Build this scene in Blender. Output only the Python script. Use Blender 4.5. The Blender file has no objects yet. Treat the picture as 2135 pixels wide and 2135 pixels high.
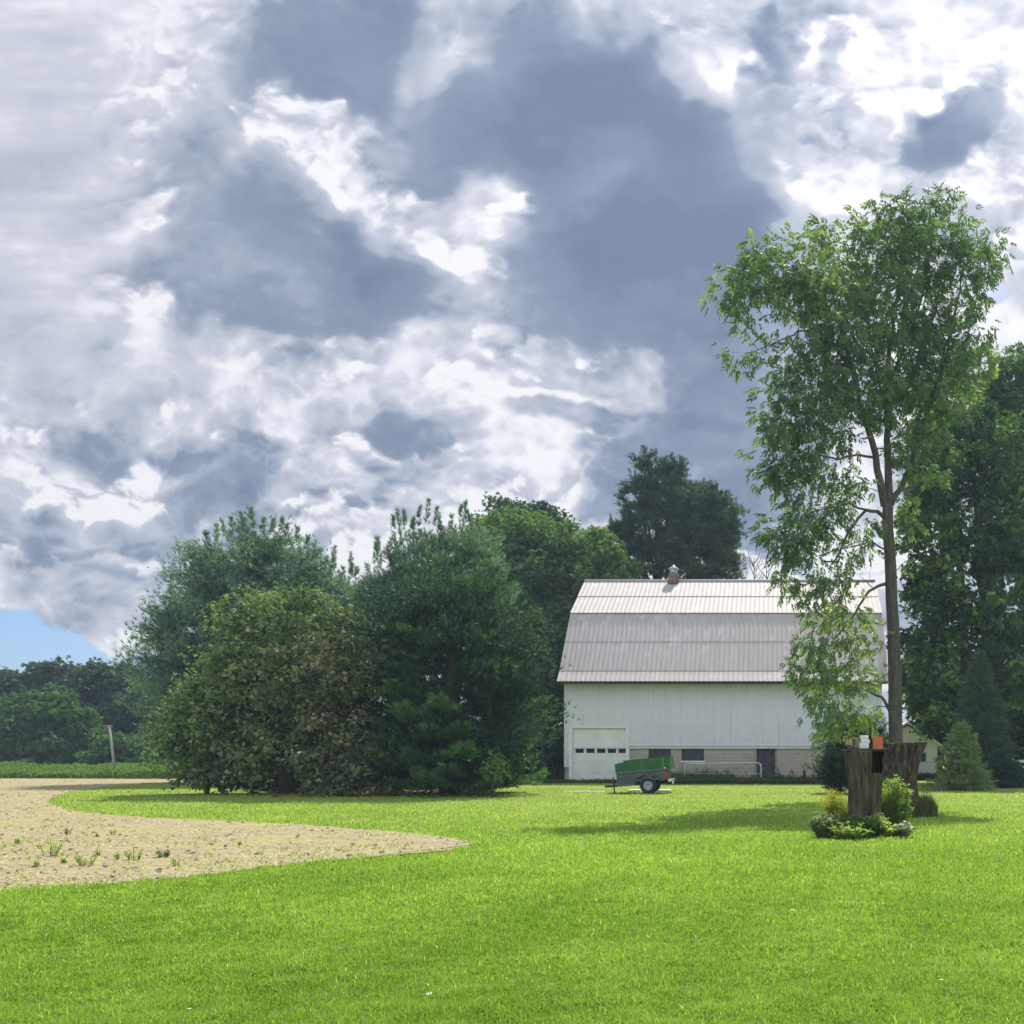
import bpy, bmesh, math, random
import numpy as np
from mathutils import Vector, Matrix

R = math.radians
SC = bpy.context.scene
COL = SC.collection
PF, CX, HY, EYE = 2095.0, 1625.0, 1572.0, 1.6      # focal length in photo pixels, principal column, horizon row, eye height


def P(px, py, Y):
    """point of the place at depth Y seen at photo pixel (px, py)"""
    return Vector(((px - CX) / PF * Y, Y, EYE + (HY - py) / PF * Y))


def G(px, py):
    Y = EYE * PF / (py - HY)
    return Vector(((px - CX) / PF * Y, Y, 0.0))


# ------------------------------------------------------------------ camera
cam = bpy.data.cameras.new("camera")
cam.sensor_fit = 'HORIZONTAL'
cam.sensor_width = 36.0
cam.lens = 36.0 * PF / 2135.0
cam.shift_x = (1067.5 - CX) / 2135.0
cam.shift_y = (HY - 1067.5) / 2135.0
cam.clip_start = 0.1
cam.clip_end = 9000.0
camo = bpy.data.objects.new("camera", cam)
camo.location = (0, 0, EYE)
camo.rotation_euler = (R(90), 0, 0)
COL.objects.link(camo)
SC.camera = camo
SC.view_settings.view_transform = 'Standard'
SC.view_settings.look = 'None'
SC.view_settings.exposure = 0.38
SC.view_settings.gamma = 1.0

SUN_EL, SUN_AZ = 54.0, 14.0      # azimuth measured from the view direction towards the right
SUN_DIR = Vector((math.cos(R(SUN_EL)) * math.sin(R(SUN_AZ)), math.cos(R(SUN_EL)) * math.cos(R(SUN_AZ)), math.sin(R(SUN_EL))))
sl = bpy.data.lights.new("sun", 'SUN')
sl.energy = 4.6
sl.angle = R(0.6)
sl.color = (1.0, 0.95, 0.86)
so = bpy.data.objects.new("sun", sl)
so.rotation_euler = SUN_DIR.to_track_quat('Z', 'Y').to_euler()
so.location = SUN_DIR * 100
COL.objects.link(so)
# ------------------------------------------------------------------ node helpers
def nd(t, typ, ins=None, **props):
    n = t.nodes.new(typ)
    for k, v in props.items():
        setattr(n, k, v)
    for k, v in (ins or {}).items():
        s = n.inputs[k]
        if isinstance(v, bpy.types.NodeSocket):
            t.links.new(v, s)
        else:
            s.default_value = v
    return n


def mth(t, op, a, b=0.0, c=0.0, clamp=False):
    return nd(t, 'ShaderNodeMath', {0: a, 1: b, 2: c}, operation=op, use_clamp=clamp).outputs[0]


def mapr(t, v, a, b, c=0.0, d=1.0, kind='SMOOTHSTEP'):
    return nd(t, 'ShaderNodeMapRange', {0: v, 1: a, 2: b, 3: c, 4: d}, interpolation_type=kind).outputs[0]


def ramp(t, fac, stops, interp='LINEAR'):
    n = nd(t, 'ShaderNodeValToRGB', {0: fac})
    cr = n.color_ramp
    cr.interpolation = interp
    while len(cr.elements) < len(stops):
        cr.elements.new(0.5)
    for e, (p, c) in zip(cr.elements, stops):
        e.position = p
        e.color = (c[0], c[1], c[2], 1)
    return n.outputs[0]


# ------------------------------------------------------------------ sky: cloud computed as a field of thickness, Nishita blue in its gaps
#SKYMATH
def grad_noise(x, y, seed):
    rs = np.random.RandomState(seed)
    ang = rs.rand(256, 256) * 2 * np.pi
    gx, gy = np.cos(ang).astype(np.float32), np.sin(ang).astype(np.float32)
    xi, yi = np.floor(x).astype(np.int32), np.floor(y).astype(np.int32)
    xf, yf = x - xi, y - yi
    ux, uy = xf * xf * xf * (xf * (xf * 6 - 15) + 10), yf * yf * yf * (yf * (yf * 6 - 15) + 10)

    def g(ix, iy, dx, dy):
        a, b = ix & 255, iy & 255
        return gx[a, b] * dx + gy[a, b] * dy
    n0 = g(xi, yi, xf, yf) * (1 - ux) + g(xi + 1, yi, xf - 1, yf) * ux
    n1 = g(xi, yi + 1, xf, yf - 1) * (1 - ux) + g(xi + 1, yi + 1, xf - 1, yf - 1) * ux
    return (n0 * (1 - uy) + n1 * uy) * 1.5


def fbm(x, y, f, octv, seed, rough=0.5, billow=False):
    a, s, tot = 1.0, 0.0, 0.0
    for k in range(octv):
        n = grad_noise(x * f, y * f, seed + k)
        if billow:
            n = np.abs(n) * 2 - 0.45
        s = s + a * n
        tot += a
        a *= rough
        f *= 2.03
    return s / tot


def sstep(a, b, x):
    t = np.clip((x - a) / (b - a), 0, 1)
    return t * t * (3 - 2 * t)


def blob_sum(u, v, blobs):
    acc = 0
    for (px, py, rx, ry, ang, w) in blobs:
        cu, cv = (px * 1.105 - 1625) / 2095, (1572 - py * 1.105) / 2095
        a = math.radians(ang)
        dx, dy = u - cu, v - cv
        q = np.sqrt(((dx * math.cos(a) + dy * math.sin(a)) / (rx * 1.105 / 2095)) ** 2 + ((-dx * math.sin(a) + dy * math.cos(a)) / (ry * 1.105 / 2095)) ** 2)
        acc = acc + w * (1 - sstep(0.35, 1.35, q))
    return acc


def interp_rgb(T, stops):
    xs = [s[0] for s in stops]
    return np.stack([np.interp(T, xs, [s[1][k] for s in stops]) for k in range(3)], -1)


SKY_RAMP = [(-0.35, (0.97, 0.97, 0.98)), (0.0, (0.88, 0.885, 0.92)), (0.14, (0.78, 0.79, 0.855)), (0.28, (0.60, 0.62, 0.71)),
            (0.50, (0.435, 0.48, 0.585)), (0.75, (0.265, 0.32, 0.435)), (1.15, (0.175, 0.222, 0.33))]
SKY_BLOBS = [   # displayed column, row, radii, turn, weight: the heavy bellies and the bright gaps of this afternoon's cloud
    (900, 130, 330, 190, -15, .5), (1150, 300, 330, 200, -30, .5), (1330, 430, 230, 170, 0, .4), (700, 50, 170, 110, 0, .4),
    (500, 520, 310, 150, 0, .5), (740, 500, 150, 110, 0, .4), (1150, 620, 260, 70, 0, .2), (1330, 860, 200, 160, 0, .2), (1250, 230, 200, 150, 0, .2), (600, 380, 260, 120, -20, .3), (420, 620, 200, 80, 0, .3), (410, 250, 65, 90, 0, .45), (1050, 500, 260, 120, 0, .35),
    (1250, 560, 280, 110, 0, .3), (1430, 780, 160, 260, 0, .28), (1150, 785, 350, 40, 0, .4), (770, 800, 120, 60, 0, .5),
    (900, 900, 120, 40, 0, .2), (180, 810, 90, 60, 0, .35), (440, 860, 150, 80, 0, .4), (180, 990, 260, 45, 0, .4), (560, 980, 200, 40, 0, .25),
    (1860, 225, 150, 60, 0, .55), (1440, 110, 60, 130, 0, .4), (1480, 480, 160, 160, 0, .3), (1420, 1000, 160, 160, 0, .25), (1180, 900, 90, 90, 0, .2),
    (1100, 720, 60, 40, 0, .1), (960, 690, 60, 20, 0, .25), (60, 790, 90, 20, 0, .2), (100, 300, 300, 400, 0, .10),
    (910, 390, 110, 90, -30, -.42), (650, 260, 60, 140, 35, -.30), (830, 50, 130, 50, 20, -.6), (940, 620, 170, 60, 0, -.2),
    (1010, 750, 150, 16, 0, -.35), (1290, 170, 80, 100, 0, -.3), (1290, 690, 100, 80, 0, -.25), (1000, 870, 130, 50, 0, -.2), (560, 780, 80, 60, 0, -.2),
    (1800, 600, 150, 160, 0, -.2), (1680, 130, 120, 120, 0, -.2), (160, 1120, 200, 70, 0, -.2), (200, 740, 120, 40, 0, -.15)]
SKY_BLUE = [(30, 1215, 200, 78, 0, 1.5), (200, 1275, 220, 45, 0, 1.3), (1480, 610, 44, 54, -20, .7), (1880, 400, 70, 40, 0, .66), (1860, 535, 60, 30, 0, .62),
            (1760, 345, 60, 20, 0, .5)]


def cloud_field(u, v, front):
    """thickness of the cloud and openness to the blue, on directions given as u = x/y, v = z/y"""
    k = v + 0.55
    s, t = u * 1.1, v * 1.35
    low = 1 - sstep(0.12, 0.55, v)
    wx, wy = fbm(s, t, 4.0, 5, 11, 0.55), fbm(s, t, 4.0, 5, 31, 0.55)
    wx2, wy2 = fbm(s, t, 18.0, 3, 13, 0.55), fbm(s, t, 18.0, 3, 33, 0.55)
    uu, vv = u + wx * 0.095 * k + wx2 * 0.012, v + wy * 0.075 * k + wy2 * 0.012
    base = 0.31 + (blob_sum(uu, vv, SKY_BLOBS) if front else 0.25 + fbm(s, t, 2.0, 2, 77) * 0.6)
    ss, tt = s + wx * 0.03 + wx2 * 0.006, t + wy * 0.03 + wy2 * 0.006
    nb = fbm(ss, tt, 4.5, 6, 51, 0.5) * 0.7 + (fbm(ss, tt, 6.5, 6, 91, 0.5, True) + 0.12) * 0.75
    ns = fbm(ss, tt, 9.0, 5, 61, 0.5) * 0.7 + (fbm(ss, tt, 13.0, 5, 101, 0.5, True) + 0.12) * 0.75
    n = (nb * (1 - low) + ns * low) / np.sqrt((1 - low) ** 2 + low ** 2)
    streak = fbm(s * 1.2, t * 6.0, 3.0, 5, 131, 0.55)
    amp = 0.85 - 0.57 * sstep(0.55, 0.95, base)
    left = (1 - sstep(-0.72, -0.60, u)) * sstep(0.28, 0.45, v) if front else 0.0
    T = base + n * amp * (1 - 0.75 * left) * 0.95 + streak * 0.3 * left
    blue = (blob_sum(uu, vv, SKY_BLUE) if front else 0 * u) - n * 0.8
    # separate heaps of cumulus with crisp sunward edges, smaller and more of them towards the horizon
    if front:
        for sd, fr, cov, hi in ((201, 2.3, -0.02, 1.2), (231, 4.2, -0.07, 0.8)):
            def field(dv_):
                q, r = s * fr + wx * 0.12 + wx2 * 0.03, (t + dv_) * fr * 1.3 + wy * 0.12 + wy2 * 0.03
                return fbm(q, r, 1.0, 3, sd, 0.5) * 0.9 + (fbm(q, r, 2.0, 6, sd + 9, 0.52, True) + 0.08) * 0.55 + cov
            F0, F1 = field(0.0), field(0.05 * 2.3 / fr)
            m = sstep(0.0, 0.16, F0) * (1 - sstep(hi - 0.2, hi, v)) * (1 - 0.9 * sstep(0.45, 0.75, T)) * (1 - 0.9 * left)
            TL = np.clip(0.06 + 0.9 * np.clip(F0, 0, 1) + 1.5 * (F1 - F0) + 0.45 * (T - 0.1), -0.1, 0.75)
            T = T * (1 - m) + TL * m
            blue = blue - 0.25 * m
    T = T - 0.09 + 0.16 * sstep(0.5, 0.9, T) * (fbm(s, t, 3.5, 5, 401, 0.55) * 2.2 - 0.25)
    return T, blue, n


def cloud_rgb(T, blue, du, dv):
    def soft(A, r):
        for ax in (0, 1):
            A = sum(np.roll(A, k * max(1, r // 3), ax) for k in (-3, -2, -1, 0, 1, 2, 3)) / 7
        return A
    r = max(1, int(0.012 / du))
    S = soft(T, r)
    S = np.where(np.abs(S - T) < 0.6, S, T)
    d = S - np.roll(np.roll(S, -int(0.02 / dv) - 1, 0), -int(0.008 / du) - 1, 1)      # thinner towards the sun: lit from behind
    edge = np.clip(d * 1.1, -0.14, 0.18) * (1 - sstep(0.75, 1.0, T) * 0.8)
    return interp_rgb(np.clip(T - edge, 0, 1.2), SKY_RAMP), sstep(0.44, 0.90, blue)
#ENDSKYMATH


def make_sky():
    world = bpy.data.worlds.new("World")
    SC.world = world
    world.use_nodes = True
    t = world.node_tree
    t.nodes.clear()

    def image(name, rgb, a):
        h, w = a.shape
        im = bpy.data.images.new(name, w, h, alpha=True, float_buffer=True)
        im.colorspace_settings.name = 'Linear Rec.709'
        im.alpha_mode = 'CHANNEL_PACKED'
        buf = np.empty((h, w, 4), np.float32)
        buf[..., :3] = rgb
        buf[..., 3] = a
        im.pixels.foreach_set(buf.ravel())
        im.update()
        im.pack()
        return im
    # the sky ahead, on the plane y = 1
    U0, U1, V0, V1, W, H = -1.15, 0.75, -0.02, 1.1, 1900, 1120
    u, v = np.meshgrid(np.linspace(U0, U1, W, dtype=np.float32), np.linspace(V0, V1, H, dtype=np.float32))
    T, bl, _ = cloud_field(u, v, True)
    rgb, op = cloud_rgb(T, bl, (U1 - U0) / W, (V1 - V0) / H)
    im1 = image("clouds_ahead", rgb, op)
    # the rest of the sky, equirectangular
    W2, H2 = 1024, 512
    lon, lat = np.meshgrid(np.linspace(-np.pi, np.pi, W2, dtype=np.float32), np.linspace(-np.pi / 2, np.pi / 2, H2, dtype=np.float32))
    T2, bl2, _ = cloud_field(np.sin(lon) * 1.3 + 0.3 * lon ** 2 / 3, np.abs(np.sin(lat)) * 1.1, False)
    rgb2, op2 = cloud_rgb(T2, bl2, 0.006, 0.006)
    im2 = image("clouds_around", rgb2, op2)
    tc = nd(t, 'ShaderNodeTexCoord').outputs['Generated']
    x, y, z = nd(t, 'ShaderNodeSeparateXYZ', {0: tc}).outputs
    yc = mth(t, 'MAXIMUM', y, 0.05)
    uu, vv = mth(t, 'DIVIDE', x, yc), mth(t, 'DIVIDE', z, yc)
    uvn = nd(t, 'ShaderNodeCombineXYZ', {0: mapr(t, uu, U0, U1, kind='LINEAR'), 1: mapr(t, vv, V0, V1, kind='LINEAR'), 2: 0.0}).outputs[0]
    a = nd(t, 'ShaderNodeTexImage', {0: uvn}, image=im1, extension='EXTEND', interpolation='Linear')
    b = nd(t, 'ShaderNodeTexEnvironment', {0: tc}, image=im2)
    inw = mth(t, 'MULTIPLY', mth(t, 'MULTIPLY', mapr(t, uu, U0, U0 + .15), mapr(t, uu, U1, U1 - .15)), mth(t, 'MULTIPLY', mapr(t, vv, V1, V1 - .15), mapr(t, y, .1, .3)))
    col = nd(t, 'ShaderNodeMix', {0: inw, 6: b.outputs[0], 7: a.outputs[0]}, data_type='RGBA').outputs[2]
    op_ = nd(t, 'ShaderNodeMix', {0: inw, 2: 0.12, 3: a.outputs[1]}, data_type='FLOAT').outputs[0]
    sd = nd(t, 'ShaderNodeVectorMath', {0: tc, 1: tuple(SUN_DIR)}, operation='DOT_PRODUCT').outputs['Value']
    glow = mth(t, 'MULTIPLY', mth(t, 'POWER', mth(t, 'MAXIMUM', sd, 0.0), 6.0), 0.35)
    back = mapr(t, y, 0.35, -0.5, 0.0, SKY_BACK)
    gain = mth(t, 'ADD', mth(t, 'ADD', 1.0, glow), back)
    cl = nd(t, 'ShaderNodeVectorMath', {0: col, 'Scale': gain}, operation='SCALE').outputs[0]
    sky = nd(t, 'ShaderNodeTexSky', sky_type='NISHITA', sun_disc=False, sun_elevation=R(SUN_EL), sun_rotation=R(SUN_AZ))
    skyb = nd(t, 'ShaderNodeVectorMath', {0: sky.outputs[0], 1: (0.75, 0.92, 1.25)}, operation='MULTIPLY').outputs[0]
    bg1 = nd(t, 'ShaderNodeBackground', {0: skyb, 1: 0.085})
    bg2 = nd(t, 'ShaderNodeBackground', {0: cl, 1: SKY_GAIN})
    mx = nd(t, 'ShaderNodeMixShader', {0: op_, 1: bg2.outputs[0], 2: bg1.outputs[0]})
    nd(t, 'ShaderNodeOutputWorld', {0: mx.outputs[0]})


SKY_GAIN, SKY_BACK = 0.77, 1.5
make_sky()
# ------------------------------------------------------------------ object helpers
def tag(o, label=None, cat=None, group=None, kind=None):
    if label: o['label'] = label
    if cat: o['category'] = cat
    if group: o['group'] = group
    if kind: o['kind'] = kind
    return o


def empty(name, loc, label, cat, group=None, rz=0.0):
    o = bpy.data.objects.new(name, None)
    o.empty_display_size = 0.3
    o.location = loc
    o.rotation_euler = (0, 0, rz)
    COL.objects.link(o)
    return tag(o, label, cat, group)


def link_mesh(name, me, mat=None, parent=None, world=True):
    """world=True: mesh coordinates are world coordinates even under a parent"""
    o = bpy.data.objects.new(name, me)
    if mat is not None:
        if not isinstance(mat, (list, tuple)):
            mat = [mat]
        for m in mat:
            me.materials.append(m)
    COL.objects.link(o)
    if parent is not None:
        o.parent = parent
        if world:
            top, M = parent, Matrix.Identity(4)
            while top is not None:
                M = top.matrix_basis_local() @ M if hasattr(top, 'matrix_basis_local') else (Matrix.LocRotScale(top.location, top.rotation_euler, top.scale) @ M)
                top = top.parent
            inv = M.inverted()
            o.location, rot, o.scale = inv.decompose()
            o.rotation_euler = rot.to_euler()
    return o


class MB:
    """collects boxes, tubes and lathes and builds them as one mesh"""
    def __init__(s):
        s.v, s.f, s.mi, s.sm = [], [], [], []
        s.cm = 0

    def add(s, vs, fs, smooth=False):
        b = len(s.v)
        s.v += [tuple(v) for v in vs]
        for f in fs:
            s.f.append([b + i for i in f])
            s.mi.append(s.cm)
            s.sm.append(smooth)
        return s

    def box(s, c, d, M=None, bev=0.0):
        x, y, z = d[0] / 2, d[1] / 2, d[2] / 2
        if bev > 0:
            bm = bmesh.new()
            bmesh.ops.create_cube(bm, size=1.0)
            for v in bm.verts:
                v.co = Vector((v.co.x * d[0], v.co.y * d[1], v.co.z * d[2]))
            bmesh.ops.bevel(bm, geom=bm.edges[:], offset=bev, segments=2, affect='EDGES', profile=0.5)
            vs = [Vector(c) + (M @ v.co if M else v.co) for v in bm.verts]
            bm.verts.index_update()
            s.add(vs, [[v.index for v in f.verts] for f in bm.faces])
            bm.free()
            return s
        vs = [Vector((sx * x, sy * y, sz * z)) for sx in (-1, 1) for sy in (-1, 1) for sz in (-1, 1)]
        if M: vs = [M @ v for v in vs]
        vs = [Vector(c) + v for v in vs]
        return s.add(vs, [(0, 1, 3, 2), (4, 6, 7, 5), (0, 4, 5, 1), (2, 3, 7, 6), (0, 2, 6, 4), (1, 5, 7, 3)])

    def box2(s, a, b, **k):
        return s.box([(a[i] + b[i]) / 2 for i in range(3)], [abs(b[i] - a[i]) for i in range(3)], **k)

    def tube(s, pts, rad, n=8, cap=True, jit=0.0, rng=None):
        pts = [Vector(p) for p in pts]
        if not isinstance(rad, (list, tuple)): rad = [rad] * len(pts)
        vs, fs = [], []
        up = Vector((0, 0, 1))
        ref = None
        for i, p in enumerate(pts):
            d = (pts[min(i + 1, len(pts) - 1)] - pts[max(i - 1, 0)])
            d = d.normalized() if d.length > 1e-9 else up
            if ref is None:
                ref = Vector((1, 0, 0)) if abs(d.x) < 0.9 else Vector((0, 1, 0))
            a = (ref - d * ref.dot(d)).normalized()
            ref = a
            b = d.cross(a)
            for k in range(n):
                t = 2 * math.pi * k / n
                r = rad[i] * (1 + (rng.uniform(-jit, jit) if rng else 0))
                vs.append(p + (a * math.cos(t) + b * math.sin(t)) * r)
        for i in range(len(pts) - 1):
            for k in range(n):
                fs.append((i * n + k, i * n + (k + 1) % n, (i + 1) * n + (k + 1) % n, (i + 1) * n + k))
        if cap:
            fs.append(tuple(range(n - 1, -1, -1)))
            fs.append(tuple(range((len(pts) - 1) * n, len(pts) * n)))
        return s.add(vs, fs, True)

    def lathe(s, c, prof, n=24, axis='z', cap=True):
        """prof: list of (radius, height)"""
        vs, fs = [], []
        for r, h in prof:
            for k in range(n):
                t = 2 * math.pi * k / n
                v = (r * math.cos(t), r * math.sin(t), h)
                if axis == 'y': v = (v[0], v[2], v[1])
                if axis == 'x': v = (v[2], v[0], v[1])
                vs.append(Vector(c) + Vector(v))
        for i in range(len(prof) - 1):
            for k in range(n):
                fs.append((i * n + k, i * n + (k + 1) % n, (i + 1) * n + (k + 1) % n, (i + 1) * n + k))
        if cap:
            fs.append(tuple(range(n - 1, -1, -1)))
            fs.append(tuple(range((len(prof) - 1) * n, len(prof) * n)))
        return s.add(vs, fs, True)

    def prism(s, poly, a0, a1, axis='y'):
        """poly of 2-D points extruded along an axis; for 'y' points are (x, z), for 'x' (y, z), for 'z' (x, y)"""
        def mk(p, a):
            return {'y': (p[0], a, p[1]), 'x': (a, p[0], p[1]), 'z': (p[0], p[1], a)}[axis]
        n = len(poly)
        vs = [mk(p, a0) for p in poly] + [mk(p, a1) for p in poly]
        fs = [tuple(range(n)), tuple(range(2 * n - 1, n - 1, -1))] + [(i, i + n, (i + 1) % n + n, (i + 1) % n) for i in range(n)]
        return s.add(vs, fs)

    def mesh(s, name):
        me = bpy.data.meshes.new(name)
        me.from_pydata(s.v, [], s.f)
        me.polygons.foreach_set('material_index', s.mi)
        me.polygons.foreach_set('use_smooth', s.sm)
        bm = bmesh.new()
        bm.from_mesh(me)
        bmesh.ops.recalc_face_normals(bm, faces=bm.faces)
        bm.to_mesh(me)
        bm.free()
        me.update()
        return me

    def build(s, name, mat, parent=None, world=True):
        return link_mesh(name, s.mesh(name), mat, parent, world)


def array_mesh(name, V, F, tint=None, smooth=False, normals=None):
    """V (n,3) float, F (m,k) int, tint (n,) per vertex"""
    me = bpy.data.meshes.new(name)
    V = np.ascontiguousarray(V, np.float32)
    F = np.ascontiguousarray(F, np.int32)
    m, k = F.shape
    me.vertices.add(len(V))
    me.vertices.foreach_set('co', V.ravel())
    me.loops.add(m * k)
    me.loops.foreach_set('vertex_index', F.ravel())
    me.polygons.add(m)
    me.polygons.foreach_set('loop_start', np.arange(0, m * k, k, dtype=np.int32))
    me.polygons.foreach_set('use_smooth', np.full(m, smooth))
    if tint is not None:
        at = me.attributes.new('tint', 'FLOAT', 'POINT')
        at.data.foreach_set('value', np.ascontiguousarray(tint, np.float32))
    me.update(calc_edges=True)
    return me


# ------------------------------------------------------------------ materials
def new_mat(name):
    m = bpy.data.materials.new(name)
    m.use_nodes = True
    t = m.node_tree
    t.nodes.clear()
    return m, t


def principled(t, **ins):
    n = nd(t, 'ShaderNodeBsdfPrincipled')
    for k, v in ins.items():
        k = k.replace('_', ' ')
        s = n.inputs[k]
        if isinstance(v, bpy.types.NodeSocket): t.links.new(v, s)
        else: s.default_value = v
    return n


def simple_mat(name, col, rough=0.6, metal=0.0, var=0.12, scale=6.0, bump=0.0, bscale=None, spec=0.5, col2=None, stretch=(1, 1, 1), coat=0.0):
    m, t = new_mat(name)
    tc = nd(t, 'ShaderNodeTexCoord').outputs['Object']
    mp = nd(t, 'ShaderNodeMapping', {'Vector': tc, 'Scale': stretch}).outputs[0]
    n = nd(t, 'ShaderNodeTexNoise', {'Vector': mp, 'Scale': scale, 'Detail': 5.0, 'Roughness': 0.6}).outputs['Fac']
    c2 = col2 or tuple(c * (1 - var * 2.2) for c in col)
    c1 = tuple(min(1, c * (1 + var)) for c in col)
    cc = ramp(t, n, [(0.32, c2), (0.68, c1)])
    p = principled(t, Base_Color=cc, Roughness=rough, Metallic=metal, Specular_IOR_Level=spec, Coat_Weight=coat)
    if bump:
        n2 = nd(t, 'ShaderNodeTexNoise', {'Vector': mp, 'Scale': bscale or scale * 4, 'Detail': 4.0}).outputs['Fac']
        b = nd(t, 'ShaderNodeBump', {'Height': n2, 'Distance': bump, 'Strength': 1.0})
        t.links.new(b.outputs[0], p.inputs['Normal'])
    nd(t, 'ShaderNodeOutputMaterial', {0: p.outputs[0]})
    return m


def leaf_mat(name, stops, trans, tmul=1.6, rough=0.55, spec=0.35):
    """stops: colours along the per-leaf tint attribute; trans: share of light let through"""
    m, t = new_mat(name)
    a = nd(t, 'ShaderNodeAttribute', attribute_name='tint').outputs['Fac']
    c = ramp(t, a, stops)
    tcx = nd(t, 'ShaderNodeMix', {0: 1.0, 6: c, 7: (tmul * 1.1, tmul * 1.25, tmul * 0.5, 1)}, data_type='RGBA', blend_type='MULTIPLY', clamp_result=False).outputs[2]
    p = principled(t, Base_Color=c, Roughness=rough, Specular_IOR_Level=spec)
    tr = nd(t, 'ShaderNodeBsdfTranslucent', {0: tcx})
    mx = nd(t, 'ShaderNodeMixShader', {0: trans, 1: p.outputs[0], 2: tr.outputs[0]})
    nd(t, 'ShaderNodeOutputMaterial', {0: mx.outputs[0]})
    return m


def bark_mat(name, c1, c2, scale=9.0, bump=0.03):
    m, t = new_mat(name)
    tc = nd(t, 'ShaderNodeTexCoord').outputs['Object']
    mp = nd(t, 'ShaderNodeMapping', {'Vector': tc, 'Scale': (1, 1, 0.16)}).outputs[0]
    n = nd(t, 'ShaderNodeTexNoise', {'Vector': mp, 'Scale': scale, 'Detail': 8.0, 'Roughness': 0.65, 'Distortion': 0.6}).outputs['Fac']
    n2 = nd(t, 'ShaderNodeTexNoise', {'Vector': tc, 'Scale': 2.0, 'Detail': 3.0}).outputs['Fac']
    cc = ramp(t, n, [(0.3, c2), (0.5, tuple((a + b) / 2 for a, b in zip(c1, c2))), (0.68, c1)])
    moss = nd(t, 'ShaderNodeMix', {0: mapr(t, n2, 0.5, 0.75, 0.0, 0.45), 6: cc, 7: (0.07, 0.085, 0.035, 1)}, data_type='RGBA').outputs[2]
    p = principled(t, Base_Color=moss, Roughness=0.9, Specular_IOR_Level=0.2)
    b = nd(t, 'ShaderNodeBump', {'Height': n, 'Distance': bump, 'Strength': 1.0})
    t.links.new(b.outputs[0], p.inputs['Normal'])
    nd(t, 'ShaderNodeOutputMaterial', {0: p.outputs[0]})
    return m
# ------------------------------------------------------------------ ground, field, lawn
def catmull(pts, n=10, closed=False):
    out = []
    m = len(pts)
    for i in range(m - 1 if not closed else m):
        p0, p1, p2, p3 = (pts[(i - 1) % m] if closed or i > 0 else pts[0]), pts[i], pts[(i + 1) % m], (pts[(i + 2) % m] if closed or i + 2 < m else pts[-1])
        for k in range(n):
            t = k / n
            out.append(tuple(0.5 * (2 * p1[j] + (p2[j] - p0[j]) * t + (2 * p0[j] - 5 * p1[j] + 4 * p2[j] - p3[j]) * t * t +
                                    (3 * p1[j] - p0[j] - 3 * p2[j] + p3[j]) * t ** 3) for j in range(2)))
    if not closed: out.append(pts[-1])
    return out


FIELD_PX = [(-260, 1893), (0, 1862), (200, 1848), (400, 1829), (600, 1805), (800, 1788), (900, 1778), (962, 1770), (985, 1759), (930, 1746), (800, 1733), (600, 1718),
            (400, 1709), (250, 1701), (150, 1690), (108, 1677), (105, 1667), (130, 1655), (200, 1643), (300, 1634), (405, 1628.5)]
fw = [(G(*p).x, G(*p).y) for p in FIELD_PX]
rngf = random.Random(5)
FIELD = catmull(fw, 14)
FIELD = [(x + rngf.gauss(0, 0.05 + y * 0.0008), y + rngf.gauss(0, 0.05 + y * 0.001)) for x, y in FIELD]
FIELD += [(-34.6, 61.5), (-34.6, 64.5), (-46, 66.0), (-70, 67), (-150, 68), (-150, 8.0), (-40, 8.6)]
FA = np.array(FIELD)


def in_field(x, y):
    inside = np.zeros(len(x), bool)
    j = len(FA) - 1
    for i in range(len(FA)):
        xi, yi, xj, yj = FA[i, 0], FA[i, 1], FA[j, 0], FA[j, 1]
        c = ((yi > y) != (yj > y)) & (x < (xj - xi) * (y - yi) / (yj - yi + 1e-12) + xi)
        inside ^= c
        j = i
    return inside


def lawn_mat():
    m, t = new_mat("lawn_turf")
    g = nd(t, 'ShaderNodeNewGeometry').outputs['Position']
    n1 = nd(t, 'ShaderNodeTexNoise', {'Vector': g, 'Scale': 0.35, 'Detail': 4.0, 'Roughness': 0.6}).outputs['Fac']
    mp = nd(t, 'ShaderNodeMapping', {'Vector': g, 'Scale': (1.0, 0.45, 1.0)}).outputs[0]
    n2 = nd(t, 'ShaderNodeTexNoise', {'Vector': mp, 'Scale': 3.2, 'Detail': 6.0, 'Roughness': 0.7}).outputs['Fac']
    n3 = nd(t, 'ShaderNodeTexNoise', {'Vector': g, 'Scale': 38.0, 'Detail': 3.0, 'Roughness': 0.8}).outputs['Fac']
    f = mth(t, 'ADD', mth(t, 'MULTIPLY', n1, 0.5), mth(t, 'MULTIPLY', n2, 0.5))
    c = ramp(t, f, [(0.36, (0.19, 0.265, 0.035)), (0.5, (0.26, 0.34, 0.055)), (0.64, (0.35, 0.40, 0.09))])
    c2 = nd(t, 'ShaderNodeMix', {0: mapr(t, n3, 0.35, 0.75, 0.55, 1.25, 'LINEAR'), 6: (0.03, 0.06, 0.008, 1), 7: c}, data_type='RGBA', clamp_factor=False).outputs[2]
    p = principled(t, Base_Color=c2, Roughness=0.9, Specular_IOR_Level=0.1)
    b = nd(t, 'ShaderNodeBump', {'Height': n3, 'Distance': 0.03, 'Strength': 0.8})
    t.links.new(b.outputs[0], p.inputs['Normal'])
    nd(t, 'ShaderNodeOutputMaterial', {0: p.outputs[0]})
    return m


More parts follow.
